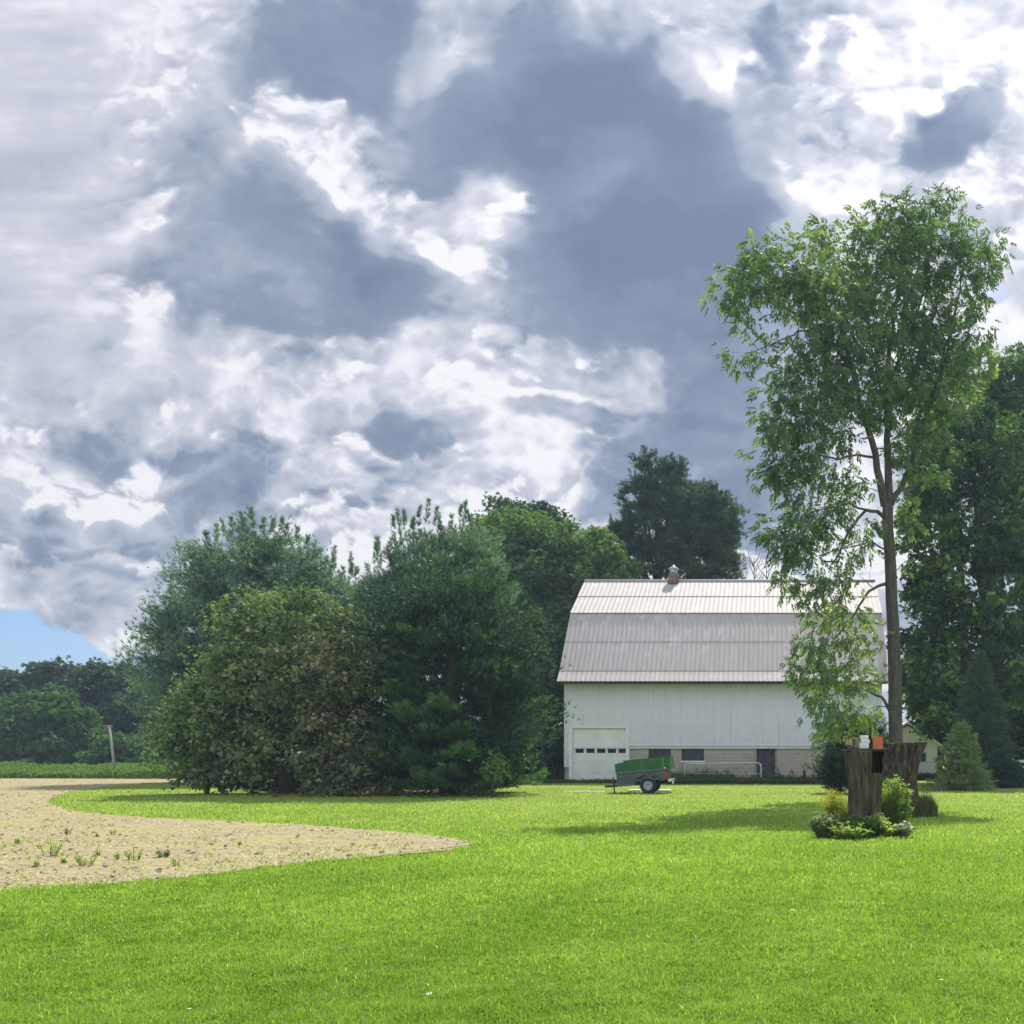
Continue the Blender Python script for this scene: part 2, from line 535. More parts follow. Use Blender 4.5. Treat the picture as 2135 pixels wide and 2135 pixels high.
def soil_mat():
    m, t = new_mat("field_soil")
    g = nd(t, 'ShaderNodeNewGeometry').outputs['Position']
    n1 = nd(t, 'ShaderNodeTexNoise', {'Vector': g, 'Scale': 0.45, 'Detail': 5.0, 'Roughness': 0.65}).outputs['Fac']
    n2 = nd(t, 'ShaderNodeTexNoise', {'Vector': g, 'Scale': 7.0, 'Detail': 6.0, 'Roughness': 0.75}).outputs['Fac']
    mp = nd(t, 'ShaderNodeMapping', {'Vector': g, 'Rotation': (0, 0, R(-25)), 'Scale': (0.4, 2.4, 1)}).outputs[0]
    n3 = nd(t, 'ShaderNodeTexNoise', {'Vector': mp, 'Scale': 2.2, 'Detail': 5.0, 'Roughness': 0.7}).outputs['Fac']
    c = ramp(t, n2, [(0.25, (0.20, 0.16, 0.095)), (0.45, (0.295, 0.245, 0.145)), (0.7, (0.36, 0.305, 0.185))])
    straw = nd(t, 'ShaderNodeMix', {0: mapr(t, n3, 0.46, 0.66, 0.0, 0.6), 6: c, 7: (0.46, 0.41, 0.19, 1)}, data_type='RGBA').outputs[2]
    green = nd(t, 'ShaderNodeMix', {0: mth(t, 'MULTIPLY', mapr(t, n1, 0.48, 0.66, 0.0, 1.0), mapr(t, n2, 0.40, 0.62, 0.0, 0.7)), 6: straw, 7: (0.36, 0.39, 0.10, 1)}, data_type='RGBA').outputs[2]
    p = principled(t, Base_Color=green, Roughness=0.95, Specular_IOR_Level=0.1)
    b = nd(t, 'ShaderNodeBump', {'Height': n2, 'Distance': 0.035, 'Strength': 0.7})
    t.links.new(b.outputs[0], p.inputs['Normal'])
    nd(t, 'ShaderNodeOutputMaterial', {0: p.outputs[0]})
    return m


M_LAWN, M_SOIL = lawn_mat(), soil_mat()
mb = MB()
xs = [-4000, -400, -120, 120, 400, 4000]
ys = [-400, -40, 150, 500, 6000]
vs = [(x, y, 0.0) for y in ys for x in xs]
fs = [(j * 6 + i, j * 6 + i + 1, (j + 1) * 6 + i + 1, (j + 1) * 6 + i) for j in range(4) for i in range(5)]
mb.add(vs, fs)
tag(mb.build("ground", M_LAWN), kind='structure')
mb = MB()
mb.add([(x, y, 0.006) for x, y in FIELD], [tuple(range(len(FIELD)))])
tag(mb.build("field", M_SOIL), kind='structure')

# small pale gravel patch in front of the garage door
M_GRAVEL = simple_mat("gravel", (0.42, 0.40, 0.30), 0.95, var=0.3, scale=14, bump=0.02)
rg = random.Random(3)
gp = []
c0 = G(1222, 1650)
for k in range(26):
    a = 2 * math.pi * k / 26
    gp.append((c0.x + math.cos(a) * 0.95 * rg.uniform(0.75, 1.1), c0.y + math.sin(a) * 1.3 * rg.uniform(0.7, 1.1)))
MB().add([(x, y, 0.006) for x, y in gp], [tuple(range(26))]).build("gravel_path", M_GRAVEL)
tag(bpy.data.objects["gravel_path"], kind='structure')

M_GRASS = leaf_mat("grass_blade", [(0.0, (0.12, 0.195, 0.03)), (0.35, (0.20, 0.31, 0.05)), (0.7, (0.30, 0.41, 0.085)), (0.93, (0.47, 0.53, 0.16)), (1.0, (0.66, 0.64, 0.34))], 0.48, 1.3, rough=0.6, spec=0.15)


def clump_noise(x, y, f, seed):
    return grad_noise(x * f, y * f, seed)


def make_grass():
    rs = np.random.RandomState(7)
    N = 880000
    # even density on the picture: rows of depth drawn by 1/Y, widening with depth
    inv = rs.uniform(1 / 60.0, 1 / 4.3, N)
    y = 1 / inv
    keep = rs.rand(N) < np.clip(0.35 + 0.65 * (14.0 / y) ** 0.9, 0, 1)
    y = y[keep]
    n = len(y)
    x = (rs.uniform(-1.02, 0.62, n)) * y
    ok = ~in_field(x, y)
    x, y = x[ok], y[ok]
    n = len(x)
    wdt = 0.0022 + 0.00042 * y
    dens = clump_noise(x, y, 1.1, 5) * 0.5 + clump_noise(x, y, 4.0, 6) * 0.5
    hgt = (0.045 + 0.025 * rs.rand(n) + 0.045 * dens + 0.02 * clump_noise(x, y, .7, 15)) * np.clip(1 - (y - 20) * 0.008, 0.6, 1)
    tall = rs.rand(n) < 0.02
    hgt[tall] *= 1.5
    az = rs.rand(n) * 2 * np.pi
    lean = rs.rand(n) ** 1.3 * 1.1
    dx, dy = np.cos(az), np.sin(az)
    # a blade is two triangles bent at mid height
    az2 = rs.rand(n) * 2 * np.pi
    wx, wy = np.cos(az2) * wdt, np.sin(az2) * wdt
    b = np.stack([x, y, np.zeros(n)], 1)
    w = np.stack([wx, wy, np.zeros(n)], 1)
    mid = b + np.stack([dx * hgt * lean * 0.25, dy * hgt * lean * 0.25, hgt * 0.6], 1)
    tip = b + np.stack([dx * hgt * lean, dy * hgt * lean, hgt * (1 - 0.22 * lean)], 1)
    V = np.stack([b - w, b + w, mid + w * 0.8, tip, mid - w * 0.8], 1).reshape(-1, 3)
    i = np.arange(n)[:, None] * 5
    F1 = np.concatenate([i, i + 1, i + 2, i + 4], 1)
    F2 = np.concatenate([i + 4, i + 2, i + 3, i + 3], 1)[:, :3]
    # all as triangles
    F = np.concatenate([np.concatenate([i, i + 1, i + 2], 1), np.concatenate([i, i + 2, i + 4], 1), F2])
    tint = np.clip(0.50 + 0.24 * dens + 0.12 * clump_noise(x, y, .22, 8) + 0.12 * clump_noise(x, y * .6, .6, 9) + rs.randn(n) * 0.17 + 0.004 * np.clip(y - 12, 0, 30), 0, 0.94)
    tint[rs.rand(n) < 0.006 + 0.012 * (clump_noise(x, y, .8, 19) > .35)] = 1.0
    me = array_mesh("grass", V, F, np.repeat(tint, 5))
    tag(link_mesh("grass", me, M_GRASS), "short bright green mown lawn grass in front of the barn", "grass", kind='stuff')


make_grass()
# ------------------------------------------------------------------ the barn
def metal_panel_mat(name, col, metal=0.25, rough=0.45, patches=True, rust=0.0, streak=0.15, scale=1.0):
    m, t = new_mat(name)
    tc = nd(t, 'ShaderNodeNewGeometry').outputs['Position']
    mp = nd(t, 'ShaderNodeMapping', {'Vector': tc, 'Scale': (3.5, 0.5, 0.5)}).outputs[0]
    n = nd(t, 'ShaderNodeTexNoise', {'Vector': mp, 'Scale': 1.6 * scale, 'Detail': 6.0, 'Roughness': 0.65}).outputs['Fac']
    c = ramp(t, n, [(0.3, tuple(k * (1 - streak) for k in col)), (0.7, tuple(min(1, k * (1 + streak * 0.5)) for k in col))])
    if patches:     # pale squares: light caught by the wavy sheets, put into the colour
        bt = nd(t, 'ShaderNodeMapping', {'Vector': tc, 'Scale': (3.7, 0.0, 3.1)}).outputs[0]
        fl = nd(t, 'ShaderNodeVectorMath', {0: bt}, operation='FLOOR').outputs[0]
        wn = nd(t, 'ShaderNodeTexWhiteNoise', {'Vector': fl}, noise_dimensions='3D').outputs['Value']
        big = nd(t, 'ShaderNodeTexNoise', {'Vector': tc, 'Scale': 0.45, 'Detail': 1.0}).outputs['Fac']
        f = mth(t, 'MULTIPLY', mth(t, 'GREATER_THAN', wn, 0.80), mapr(t, big, 0.48, 0.58, 0.0, 0.2))
        c = nd(t, 'ShaderNodeMix', {0: f, 6: c, 7: (0.80, 0.76, 0.70, 1)}, data_type='RGBA').outputs[2]
    if rust:
        rn = nd(t, 'ShaderNodeTexNoise', {'Vector': mp, 'Scale': 2.5, 'Detail': 7.0, 'Roughness': 0.7}).outputs['Fac']
        c = nd(t, 'ShaderNodeMix', {0: mapr(t, rn, 0.52, 0.8, 0.0, rust), 6: c, 7: (0.42, 0.27, 0.18, 1)}, data_type='RGBA').outputs[2]
    if not patches:     # grime in the vertical sheet joints, splashed dirt towards the bottom edge
        sx_ = nd(t, 'ShaderNodeSeparateXYZ', {0: tc}).outputs
        fr = mth(t, 'FRACT', mth(t, 'MULTIPLY', sx_[0], 1.095))
        sn = nd(t, 'ShaderNodeTexNoise', {'Vector': tc, 'Scale': 0.8, 'Detail': 3.0}).outputs['Fac']
        c = nd(t, 'ShaderNodeMix', {0: mth(t, 'MULTIPLY', mth(t, 'LESS_THAN', fr, 0.03), mapr(t, sn, 0.4, 0.6, 0.05, 0.45)), 6: c, 7: (0.30, 0.28, 0.25, 1)}, data_type='RGBA').outputs[2]
        dn = nd(t, 'ShaderNodeTexNoise', {'Vector': mp, 'Scale': 5.0, 'Detail': 6.0, 'Roughness': 0.7}).outputs['Fac']
        c = nd(t, 'ShaderNodeMix', {0: mapr(t, mth(t, 'SUBTRACT', dn, mth(t, 'MULTIPLY', sx_[2], 0.06)), 0.30, 0.60, 0.0, 0.4), 6: c, 7: (0.42, 0.40, 0.33, 1)}, data_type='RGBA').outputs[2]
    p = principled(t, Base_Color=c, Roughness=rough, Metallic=metal)
    nd(t, 'ShaderNodeOutputMaterial', {0: p.outputs[0]})
    return m


def block_mat(name):
    m, t = new_mat(name)
    tc = nd(t, 'ShaderNodeNewGeometry').outputs['Position']
    mp = nd(t, 'ShaderNodeMapping', {'Vector': tc, 'Rotation': (R(90), 0, 0)}).outputs[0]
    br = nd(t, 'ShaderNodeTexBrick', {'Vector': mp, 'Color1': (0.47, 0.42, 0.31, 1), 'Color2': (0.41, 0.375, 0.285, 1), 'Mortar': (0.34, 0.31, 0.24, 1), 'Scale': 1.0,
                                      'Mortar Size': 0.008, 'Brick Width': 0.40, 'Row Height': 0.20})
    n = nd(t, 'ShaderNodeTexNoise', {'Vector': tc, 'Scale': 1.3, 'Detail': 6.0, 'Roughness': 0.65}).outputs['Fac']
    c = nd(t, 'ShaderNodeMix', {0: mapr(t, n, 0.45, 0.75, 0.0, 0.55), 6: br.outputs[0], 7: (0.25, 0.22, 0.16, 1)}, data_type='RGBA').outputs[2]
    p = principled(t, Base_Color=c, Roughness=0.9, Specular_IOR_Level=0.2)
    b = nd(t, 'ShaderNodeBump', {'Height': br.outputs['Fac'], 'Distance': -0.006, 'Strength': 1.0})
    t.links.new(b.outputs[0], p.inputs['Normal'])
    nd(t, 'ShaderNodeOutputMaterial', {0: p.outputs[0]})
    return m


def glass_mat(name, col=(0.012, 0.016, 0.018)):
    m, t = new_mat(name)
    tc = nd(t, 'ShaderNodeNewGeometry').outputs['Position']
    n = nd(t, 'ShaderNodeTexNoise', {'Vector': tc, 'Scale': 3.0, 'Detail': 3.0}).outputs['Fac']
    c = ramp(t, n, [(0.35, col), (0.7, tuple(k * 3 for k in col))])
    p = principled(t, Base_Color=c, Roughness=0.25, Specular_IOR_Level=0.5)
    nd(t, 'ShaderNodeOutputMaterial', {0: p.outputs[0]})
    return m


M_ROOF = metal_panel_mat("roof_metal", (0.465, 0.41, 0.375), 0.0, 0.7, True, 0.16)
M_SIDING = metal_panel_mat("siding_metal", (0.71, 0.69, 0.72), 0.0, 0.6, False, 0.14, 0.07, 0.6)
M_WHITE = simple_mat("white_paint", (0.80, 0.80, 0.76), 0.5, var=0.05, scale=3)
M_DOORW = simple_mat("door_paint", (0.80, 0.79, 0.72), 0.45, var=0.05, scale=1.5)
M_BLOCK = block_mat("block_wall")
M_GLASS = glass_mat("window_glass")
M_DARKW = simple_mat("dark_door_wood", (0.055, 0.06, 0.06), 0.7, var=0.3, scale=5)
M_FRAMEW = simple_mat("weathered_frame", (0.30, 0.29, 0.25), 0.8, var=0.2)
M_RUST = simple_mat("rusty_metal", (0.23, 0.15, 0.13), 0.75, var=0.35, scale=9, bump=0.004)
M_GALV = simple_mat("galvanised_metal", (0.55, 0.56, 0.57), 0.4, 0.6, var=0.1)
M_DARK = simple_mat("dark_trim", (0.05, 0.05, 0.055), 0.7)

BW0, BW1, BY = -11.98, 5.71, 55.9            # facade ends and depth
RX0, RX1 = -12.20, 6.00
barn = empty("barn", ((BW0 + BW1) / 2, BY + 7, 0), "long white metal barn with gambrel roof and small ridge vent behind the trailer", "barn")


def ribbed(x0, x1, prof, pitch, amp, sub=6, flat=True):
    """sheet metal running along prof = [(y, z)...], ribbed across x; amplitude along the local normal"""
    nx = int((x1 - x0) / pitch * sub)
    X = np.linspace(x0, x1, nx + 1)
    ph = (X - x0) / pitch * 2 * np.pi
    r = np.cos(ph)
    h = amp * np.sign(r) * np.abs(r) ** 0.6 if flat else amp * r
    prof = np.array(prof, float)
    d = np.gradient(prof, axis=0)
    d /= np.linalg.norm(d, axis=1)[:, None]
    nrm = np.stack([-d[:, 1], d[:, 0]], 1)
    V = []
    for (py, pz), (ny, nz) in zip(prof, nrm):
        V.append(np.stack([X, py + ny * h, pz + nz * h], 1))
    V = np.concatenate(V)
    k = nx + 1
    i = np.arange(len(prof) - 1)[:, None] * k + np.arange(nx)[None, :]
    i = i.ravel()
    F = np.stack([i, i + 1, i + k + 1, i + k], 1)
    return V, F


def sheet(name, x0, x1, prof, pitch, amp, mat, parent, **kw):
    V, F = ribbed(x0, x1, prof, pitch, amp, **kw)
    return link_mesh(name, array_mesh(name, V, F), mat, parent)


ridge = (62.9, 12.41)
brk = (58.7, 9.84)
fl = (55.75, 6.23)
eave = (55.05, 5.59)
mid = (brk[0] * 0.5 + fl[0] * 0.5, brk[1] * 0.5 + fl[1] * 0.5)
# roof: one mesh of ribbed sheets, front and back, each course lapping a little over the one below
def roof_mesh():
    Vs, Fs, base = [], [], 0
    def add(p):
        nonlocal base
        V, F = ribbed(RX0, RX1, p, 0.27, 0.009)
        Vs.append(V); Fs.append(F + base); base += len(V)
    o = 0.018
    umid = ((brk[0] + ridge[0]) / 2, (brk[1] + ridge[1]) / 2)
    add([(eave[0], eave[1]), ((eave[0] + fl[0]) / 2, (eave[1] + fl[1]) / 2 - 0.01), fl])
    add([(fl[0] - 0.04, fl[1] - 0.03 + o), (mid[0], mid[1])])
    add([(mid[0] - 0.045, mid[1] - 0.05 + o), (brk[0], brk[1])])
    add([(brk[0] - 0.10, brk[1] - 0.02 + o), umid])
    add([(umid[0] - 0.05, umid[1] - 0.01 + o), ridge])
    for (y, z), (y2, z2) in [(ridge, brk), (brk, fl), (fl, eave)]:
        add([(2 * ridge[0] - y, z), (2 * ridge[0] - y2, z2)])
    return array_mesh("roof", np.concatenate(Vs), np.concatenate(Fs))


roof = link_mesh("roof", roof_mesh(), M_ROOF, barn)
mb = MB()
mb.tube([(RX0, ridge[0], ridge[1] + 0.03), (RX1, ridge[0], ridge[1] + 0.03)], 0.09, 8)
mb.build("ridge_cap", M_ROOF, roof)
# dark boards closing the gable ends under the roof edge, and the fascia under the eave
gable = [(eave[0] + 0.1, eave[1] - 0.02), (fl[0] + 0.05, fl[1] - 0.07), (brk[0] + 0.03, brk[1] - 0.07), (ridge[0], ridge[1] - 0.06)]
gable += [(2 * ridge[0] - y, z) for y, z in reversed(gable[:-1])]
mb = MB()
mb.prism([(BY + 0.05, 1.2), (2 * ridge[0] - BY, 1.2)] + [(2 * ridge[0] - BY, 5.7)] + list(reversed(gable))[1:-1] + [(BY + 0.05, 5.7)], BW0, BW0 + 0.1, 'x')
mb.build("gable_wall", M_SIDING, barn)
mb = MB()
mb.prism([(BY + 0.05, 1.2), (2 * ridge[0] - BY, 1.2)] + [(2 * ridge[0] - BY, 5.7)] + list(reversed(gable))[1:-1] + [(BY + 0.05, 5.7)], BW1 - 0.1, BW1, 'x')
mb.build("gable_wall", M_SIDING, barn)
mb = MB()
for i in range(len(gable) - 1):
    for xx in (RX0 + 0.02, RX1 - 0.10):
        a, b = gable[i], gable[i + 1]
        mb.prism([(a[0], a[1] - 0.10), (b[0], b[1] - 0.10), (b[0], b[1] + 0.03), (a[0], a[1] + 0.03)], xx, xx + 0.06, 'x')
mb.box2((RX0 + .05, eave[0] + 0.10, eave[1] - 0.12), (RX1 - .05, eave[0] + 0.16, eave[1] + 0.03))
mb.box2((RX0 + .05, eave[0] + 0.16, eave[1] - 0.10), (RX1 - .05, BY + 0.02, eave[1] - 0.07))
mb.build("rake_board", M_DARK, roof)
mb = MB()
mb.box2((RX1 - 0.38, ridge[0] - 0.06, ridge[1] + 0.05), (RX1 - 0.36, ridge[0] - 0.04, ridge[1] + 0.6))
mb.build("lightning_rod", M_GALV, roof)
mb = MB()
mb.box2((RX0 + 5.6, ridge[0] - 0.02, ridge[1] + 0.05), (RX0 + 5.615, ridge[0], ridge[1] + 0.4))
mb.build("lightning_rod", M_GALV, roof)

# siding, with the openings left free
zs, ze = 2.08, eave[1] + 0.28
DX0, DX1 = (1191 - CX) / PF * BY, (1308 - CX) / PF * BY      # rough opening of the garage door
DTOP = EYE + (HY - 1515) / PF * BY
seam = DTOP + 0.02
mbv, mbf, nb = [], [], 0
for (x0, x1, z0, z1, yy) in [(BW0, BW1, seam, ze, BY), (BW0, DX0, 0.87, seam, BY + 0.003), (DX1, BW1, zs, seam, BY + 0.004)]:
    V, F = ribbed(x0, x1, [(yy, z0), (yy, z1)], 0.152, 0.0035, sub=6)
    mbv.append(V); mbf.append(F + nb); nb += len(V)
link_mesh("siding", array_mesh("siding", np.concatenate(mbv), np.concatenate(mbf)), M_SIDING, barn)
mb = MB()
mb.box2((BW0, BY + 0.02, 1.9), (BW1, 2 * ridge[0] - BY, 1.98))
mb.box2((DX1, BY + 0.03, 1.9), (BW1, BY + 0.08, 5.6))
mb.box2((BW0 + .1, 2 * ridge[0] - BY - 0.1, 1.2), (BW1 - .1, 2 * ridge[0] - BY, 5.65))
mb.build("rear_wall", M_SIDING, barn)
mb = MB()
mb.box2((DX1 + 0.1, BY - 0.025, zs - 0.02), (BW1 + 0.02, BY + 0.0, zs + 0.02))
mb.build("drip_edge", M_WHITE, barn)

# foundation of painted block with openings
YB = BY + 0.10
wz = lambda py: EYE + (HY - py) / PF * YB
wx = lambda px: (px - CX) / PF * YB
fd = MB()
ops = [(wx(1352), wx(1399), wz(1586), 2.2), (wx(1421), wx(1468), wz(1586), 2.2), (wx(1577), wx(1617), 0.05, 1.98)]
cur = DX1
for (x0, x1, z0, z1) in ops:
    fd.box2((cur, YB, 0), (x0, YB + 0.25, 1.9))
    fd.box2((x0, YB, 0), (x1, YB + 0.25, z0))
    cur = x1
fd.box2((cur, YB, 0), (BW1 - 0.02, YB + 0.25, 1.9))
for a, b in ((DX1, ops[0][0]), (ops[0][1], ops[1][0]), (ops[1][1], ops[2][0]), (ops[2][1], BW1 - 0.02)):
    fd.box2((a, YB, 1.9), (b, YB + 0.25, zs - 0.003))
fd.box2((BW0 + 0.02, YB, 0), (DX0 - 0.16, YB + 0.25, 1.2))
fd.box2((BW0 + 0.02, YB + 0.25, 0), (BW0 + 0.27, 2 * ridge[0] - BY, 1.2))
fd.box2((BW1 - 0.27, YB + 0.25, 0), (BW1 - 0.02, 2 * ridge[0] - BY, 1.2))
fd.box2((BW0 + 0.27, 2 * ridge[0] - BY - 0.25, 0), (BW1 - 0.27, 2 * ridge[0] - BY - 0.01, 1.2))
fd.build("foundation", M_BLOCK, barn)
for (x0, x1, z0, z1) in ops[:2]:
    z1 = 2.06
    f = MB()
    ft = 0.05
    f.box2((x0, YB + 0.06, z0), (x0 + ft, YB + 0.14, z1)); f.box2((x1 - ft, YB + 0.06, z0), (x1, YB + 0.14, z1))
    f.box2((x0 + ft, YB + 0.06, z0), (x1 - ft, YB + 0.14, z0 + ft)); f.box2((x0 + ft, YB + 0.06, z1 - ft), (x1 - ft, YB + 0.14, z1))
    zm = (z0 + z1) / 2 - 0.02
    f.box2((x0 + ft, YB + 0.07, zm - .018), (x1 - ft, YB + 0.13, zm + .018))
    for k in (1, 2, 3):
        xm = x0 + (x1 - x0) * k / 4
        f.box2((xm - .012, YB + 0.075, z0 + ft), (xm + .012, YB + 0.125, zm - .018)); f.box2((xm - .012, YB + 0.075, zm + .018), (xm + .012, YB + 0.125, z1 - ft))
    w = f.build("window", M_DARKW, barn)
    MB().box2((x0 + ft, YB + 0.095, z0 + ft), (x1 - ft, YB + 0.10, z1 - ft)).build("pane", M_GLASS, w)
    MB().box2((x0 - 0.05, YB - 0.05, z0 - 0.09), (x1 + 0.05, YB + 0.06, z0)).build("sill", M_WHITE, w)
x0, x1, z0, z1 = ops[2]
d = MB()
d.box2((x0 - 0.04, YB + 0.125, 0.0), (x1 + 0.04, YB + 0.17, 1.99))
d.box2((x0 + 0.06, YB + 0.10, 0.05), (x1 - 0.06, YB + 0.124, 1.94))
for k in range(1, 5):
    xm = x0 + 0.06 + (x1 - x0 - 0.12) * k / 5
    d.box2((xm - 0.012, YB + 0.09, 0.08), (xm + 0.012, YB + 0.10, 1.9))
d.box2((x0 + 0.1, YB + 0.075, 1.45), (x1 - 0.1, YB + 0.09, 1.57)); d.box2((x0 + 0.1, YB + 0.075, 0.35), (x1 - 0.1, YB + 0.09, 0.47))
dr = d.build("door", M_DARKW, barn)
f = MB()
f.box2((x0 - 0.09, YB - 0.03, 0), (x0 + 0.02, YB + 0.12, 1.93)); f.box2((x1 - 0.02, YB - 0.03, 0), (x1 + 0.09, YB + 0.12, 1.93))
f.box2((x0 - 0.09, YB - 0.03, 1.93), (x1 + 0.09, YB + 0.12, 2.06))
f.build("frame", M_FRAMEW, dr)
MB().box2((x0 + 0.13, YB + 0.03, 0.95), (x0 + 0.16, YB + 0.08, 1.1)).build("handle", M_GALV, dr)

# sectional garage door: sections, a row of five panes
gx0, gx1 = (1193.5 - CX) / PF * BY, (1305 - CX) / PF * BY
gt = EYE + (HY - 1518) / PF * BY
nsec = 6
sh = gt / nsec
YG = BY + 0.09
g = MB()
pw, pz0, pz1 = 0.46, EYE + (HY - 1570) / PF * BY, EYE + (HY - 1557.5) / PF * BY
pcs = [(1208 - CX) / PF * BY + i * (22.45 / PF * BY) for i in range(5)]
for k in range(nsec):
    z0, z1 = k * sh + 0.012, (k + 1) * sh - 0.012
    if z0 < pz0 < z1:
        g.box2((gx0, YG, z0), (gx1, YG + 0.05, pz0)); g.box2((gx0, YG, pz1), (gx1, YG + 0.05, z1))
        cx = gx0
        for pc in pcs:
            g.box2((cx, YG, pz0), (pc - pw / 2, YG + 0.05, pz1))
            cx = pc + pw / 2
        g.box2((cx, YG, pz0), (gx1, YG + 0.05, pz1))
    else:
        g.box2((gx0, YG, z0), (gx1, YG + 0.05, z1))
        g.box2((gx0, YG - 0.008, (z0 + z1) / 2 - 0.05), (gx1, YG, (z0 + z1) / 2 + 0.05))
    g.box2((gx0, YG + 0.015, z1), (gx1, YG + 0.04, z1 + 0.024))
gd = g.build("garage_door", M_DOORW, barn)
for pc in pcs:
    MB().box2((pc - pw / 2, YG + 0.03, pz0), (pc + pw / 2, YG + 0.035, pz1)).build("pane", M_GLASS, gd)
f = MB()
f.box2((DX0 - 0.13, BY - 0.03, 0.0), (DX0 + 0.06, BY + 0.12, gt + 0.10)); f.box2((DX1 - 0.08, BY - 0.03, 0.0), (DX1 + 0.11, BY + 0.12, gt + 0.10))
f.box2((DX0 + 0.06, BY - 0.03, gt), (DX1 - 0.08, BY + 0.12, gt + 0.10))
f.build("frame", M_WHITE, gd)
MB().box2((-0.07 + (gx0 + gx1) / 2, YG - 0.03, 0.5), (0.07 + (gx0 + gx1) / 2, YG, 0.54)).build("handle", M_GALV, gd)

# ridge vent
vx = (1405 - CX) / PF * ridge[0]
v = MB()
v.lathe((vx, ridge[0] - 0.12, 12.05), [(0.42, -0.05), (0.38, 0.35), (0.33, 0.62), (0.33, 0.80)], 18)
vent = v.build("ridge_vent", M_RUST, barn)
MB().lathe((vx, ridge[0] - 0.12, 12.85), [(0.24, 0.0), (0.24, 0.30)], 16).build("vent_pipe", M_GALV, vent)
MB().lathe((vx, ridge[0] - 0.12, 13.15), [(0.34, -0.02), (0.34, 0.02), (0.03, 0.24), (0.005, 0.28)], 18).build("vent_cap", M_GALV, vent)
tag(vent, "rusty round ridge vent with pale conical cap")

# ------------------------------------------------------------------ the shed at the right
SY = 62.0
sx = lambda px: (px - CX) / PF * SY
sz = lambda py: EYE + (HY - py) / PF * SY
shed = empty("shed", (sx(1892), SY + 3, 0), "small white gabled shed beyond the broad stump and beside the evergreens", "shed")
e = sz(1551)
M_SHED = metal_panel_mat("shed_siding", (0.70, 0.71, 0.66), 0.0, 0.6, False, 0.05, 0.08)
gp_ = [(sx(1830), 0), (sx(1954), 0), (sx(1954), e), (sx(1892), sz(1513)), (sx(1830), e)]
MB().prism(gp_, SY, SY + 6, 'y').build("wall", M_SHED, shed)
rf = MB()
for s_ in (-1, 1):
    xe = sx(1892 + s_ * 72)
    ze_, zr = sz(1558), sz(1508)
    rf.prism([(xe, ze_), (sx(1892), zr), (sx(1892), zr + 0.12), (xe, ze_ + 0.12)], SY - 0.25, SY + 6.2, 'y')
rs_ = rf.build("roof", M_WHITE, shed)
wnd = MB()
wx0, wx1, wz0, wz1 = sx(1921), sx(1929), sz(1587), sz(1571)
wnd.box2((wx0 - .07, SY - 0.03, wz0 - .07), (wx0, SY + 0.02, wz1 + .07)); wnd.box2((wx1, SY - 0.03, wz0 - .07), (wx1 + .07, SY + 0.02, wz1 + .07))
wnd.box2((wx0, SY - 0.03, wz0 - .07), (wx1, SY + 0.02, wz0)); wnd.box2((wx0, SY - 0.03, wz1), (wx1, SY + 0.02, wz1 + .07))
w = wnd.build("window", M_FRAMEW, shed)
MB().box2((wx0, SY - 0.01, wz0), (wx1, SY - 0.005, wz1)).build("pane", M_GLASS, w)

# ------------------------------------------------------------------ white rail fence at the right edge
FY = 60.0
fx = lambda px: (px - CX) / PF * FY
fz = lambda py: EYE + (HY - py) / PF * FY
fence = empty("rail_fence", (fx(2180), FY, 0), "white three rail board fence at the right edge beyond the lawn", "fence")
for py in (1587, 1601, 1617):
    MB().box2((fx(2106), FY - 0.02, fz(py) - 0.08), (fx(2420), FY + 0.02, fz(py) + 0.08)).build("rail", M_WHITE, fence)
for px in (2112, 2190, 2268, 2346, 2420):
    MB().box((fx(px), FY + 0.08, 0.66), (0.12, 0.12, 1.32)).build("post", M_WHITE, fence)

# ------------------------------------------------------------------ leaning utility pole at the left
MU = bark_mat("pole_wood", (0.40, 0.39, 0.36), (0.27, 0.26, 0.24), 12, 0.01)
a, b = G(240, 1607), None
Yp = 66.0
pole = MB()
pb, pt = Vector(((241 - CX) / PF * Yp, Yp, 0)), P(228, 1513, Yp)
pole.tube([pb, pb.lerp(pt, .5), pt], [0.08, 0.07, 0.055], 10)
po = pole.build("utility_pole", MU)
tag(po, "weathered grey wooden pole leaning left in front of the far trees", "pole")
cp = MB()
cp.box(P(228.5, 1513.5, Yp) + Vector((0, 0, 0.03)), (0.34, 0.10, 0.06))
cp.build("crosspiece", MU, po)
# ------------------------------------------------------------------ trailer made of a pickup bed
def paint_mat(name, col, rough=0.35, coat=0.3):
    m, t = new_mat(name)
    tc = nd(t, 'ShaderNodeTexCoord').outputs['Object']
    n = nd(t, 'ShaderNodeTexNoise', {'Vector': tc, 'Scale': 4.0, 'Detail': 6.0, 'Roughness': 0.7}).outputs['Fac']
    c = ramp(t, n, [(0.3, tuple(k * 0.75 for k in col)), (0.7, tuple(k * 1.12 for k in col))])
    p = principled(t, Base_Color=c, Roughness=rough, Coat_Weight=coat, Coat_Roughness=0.3)
    nd(t, 'ShaderNodeOutputMaterial', {0: p.outputs[0]})
    return m


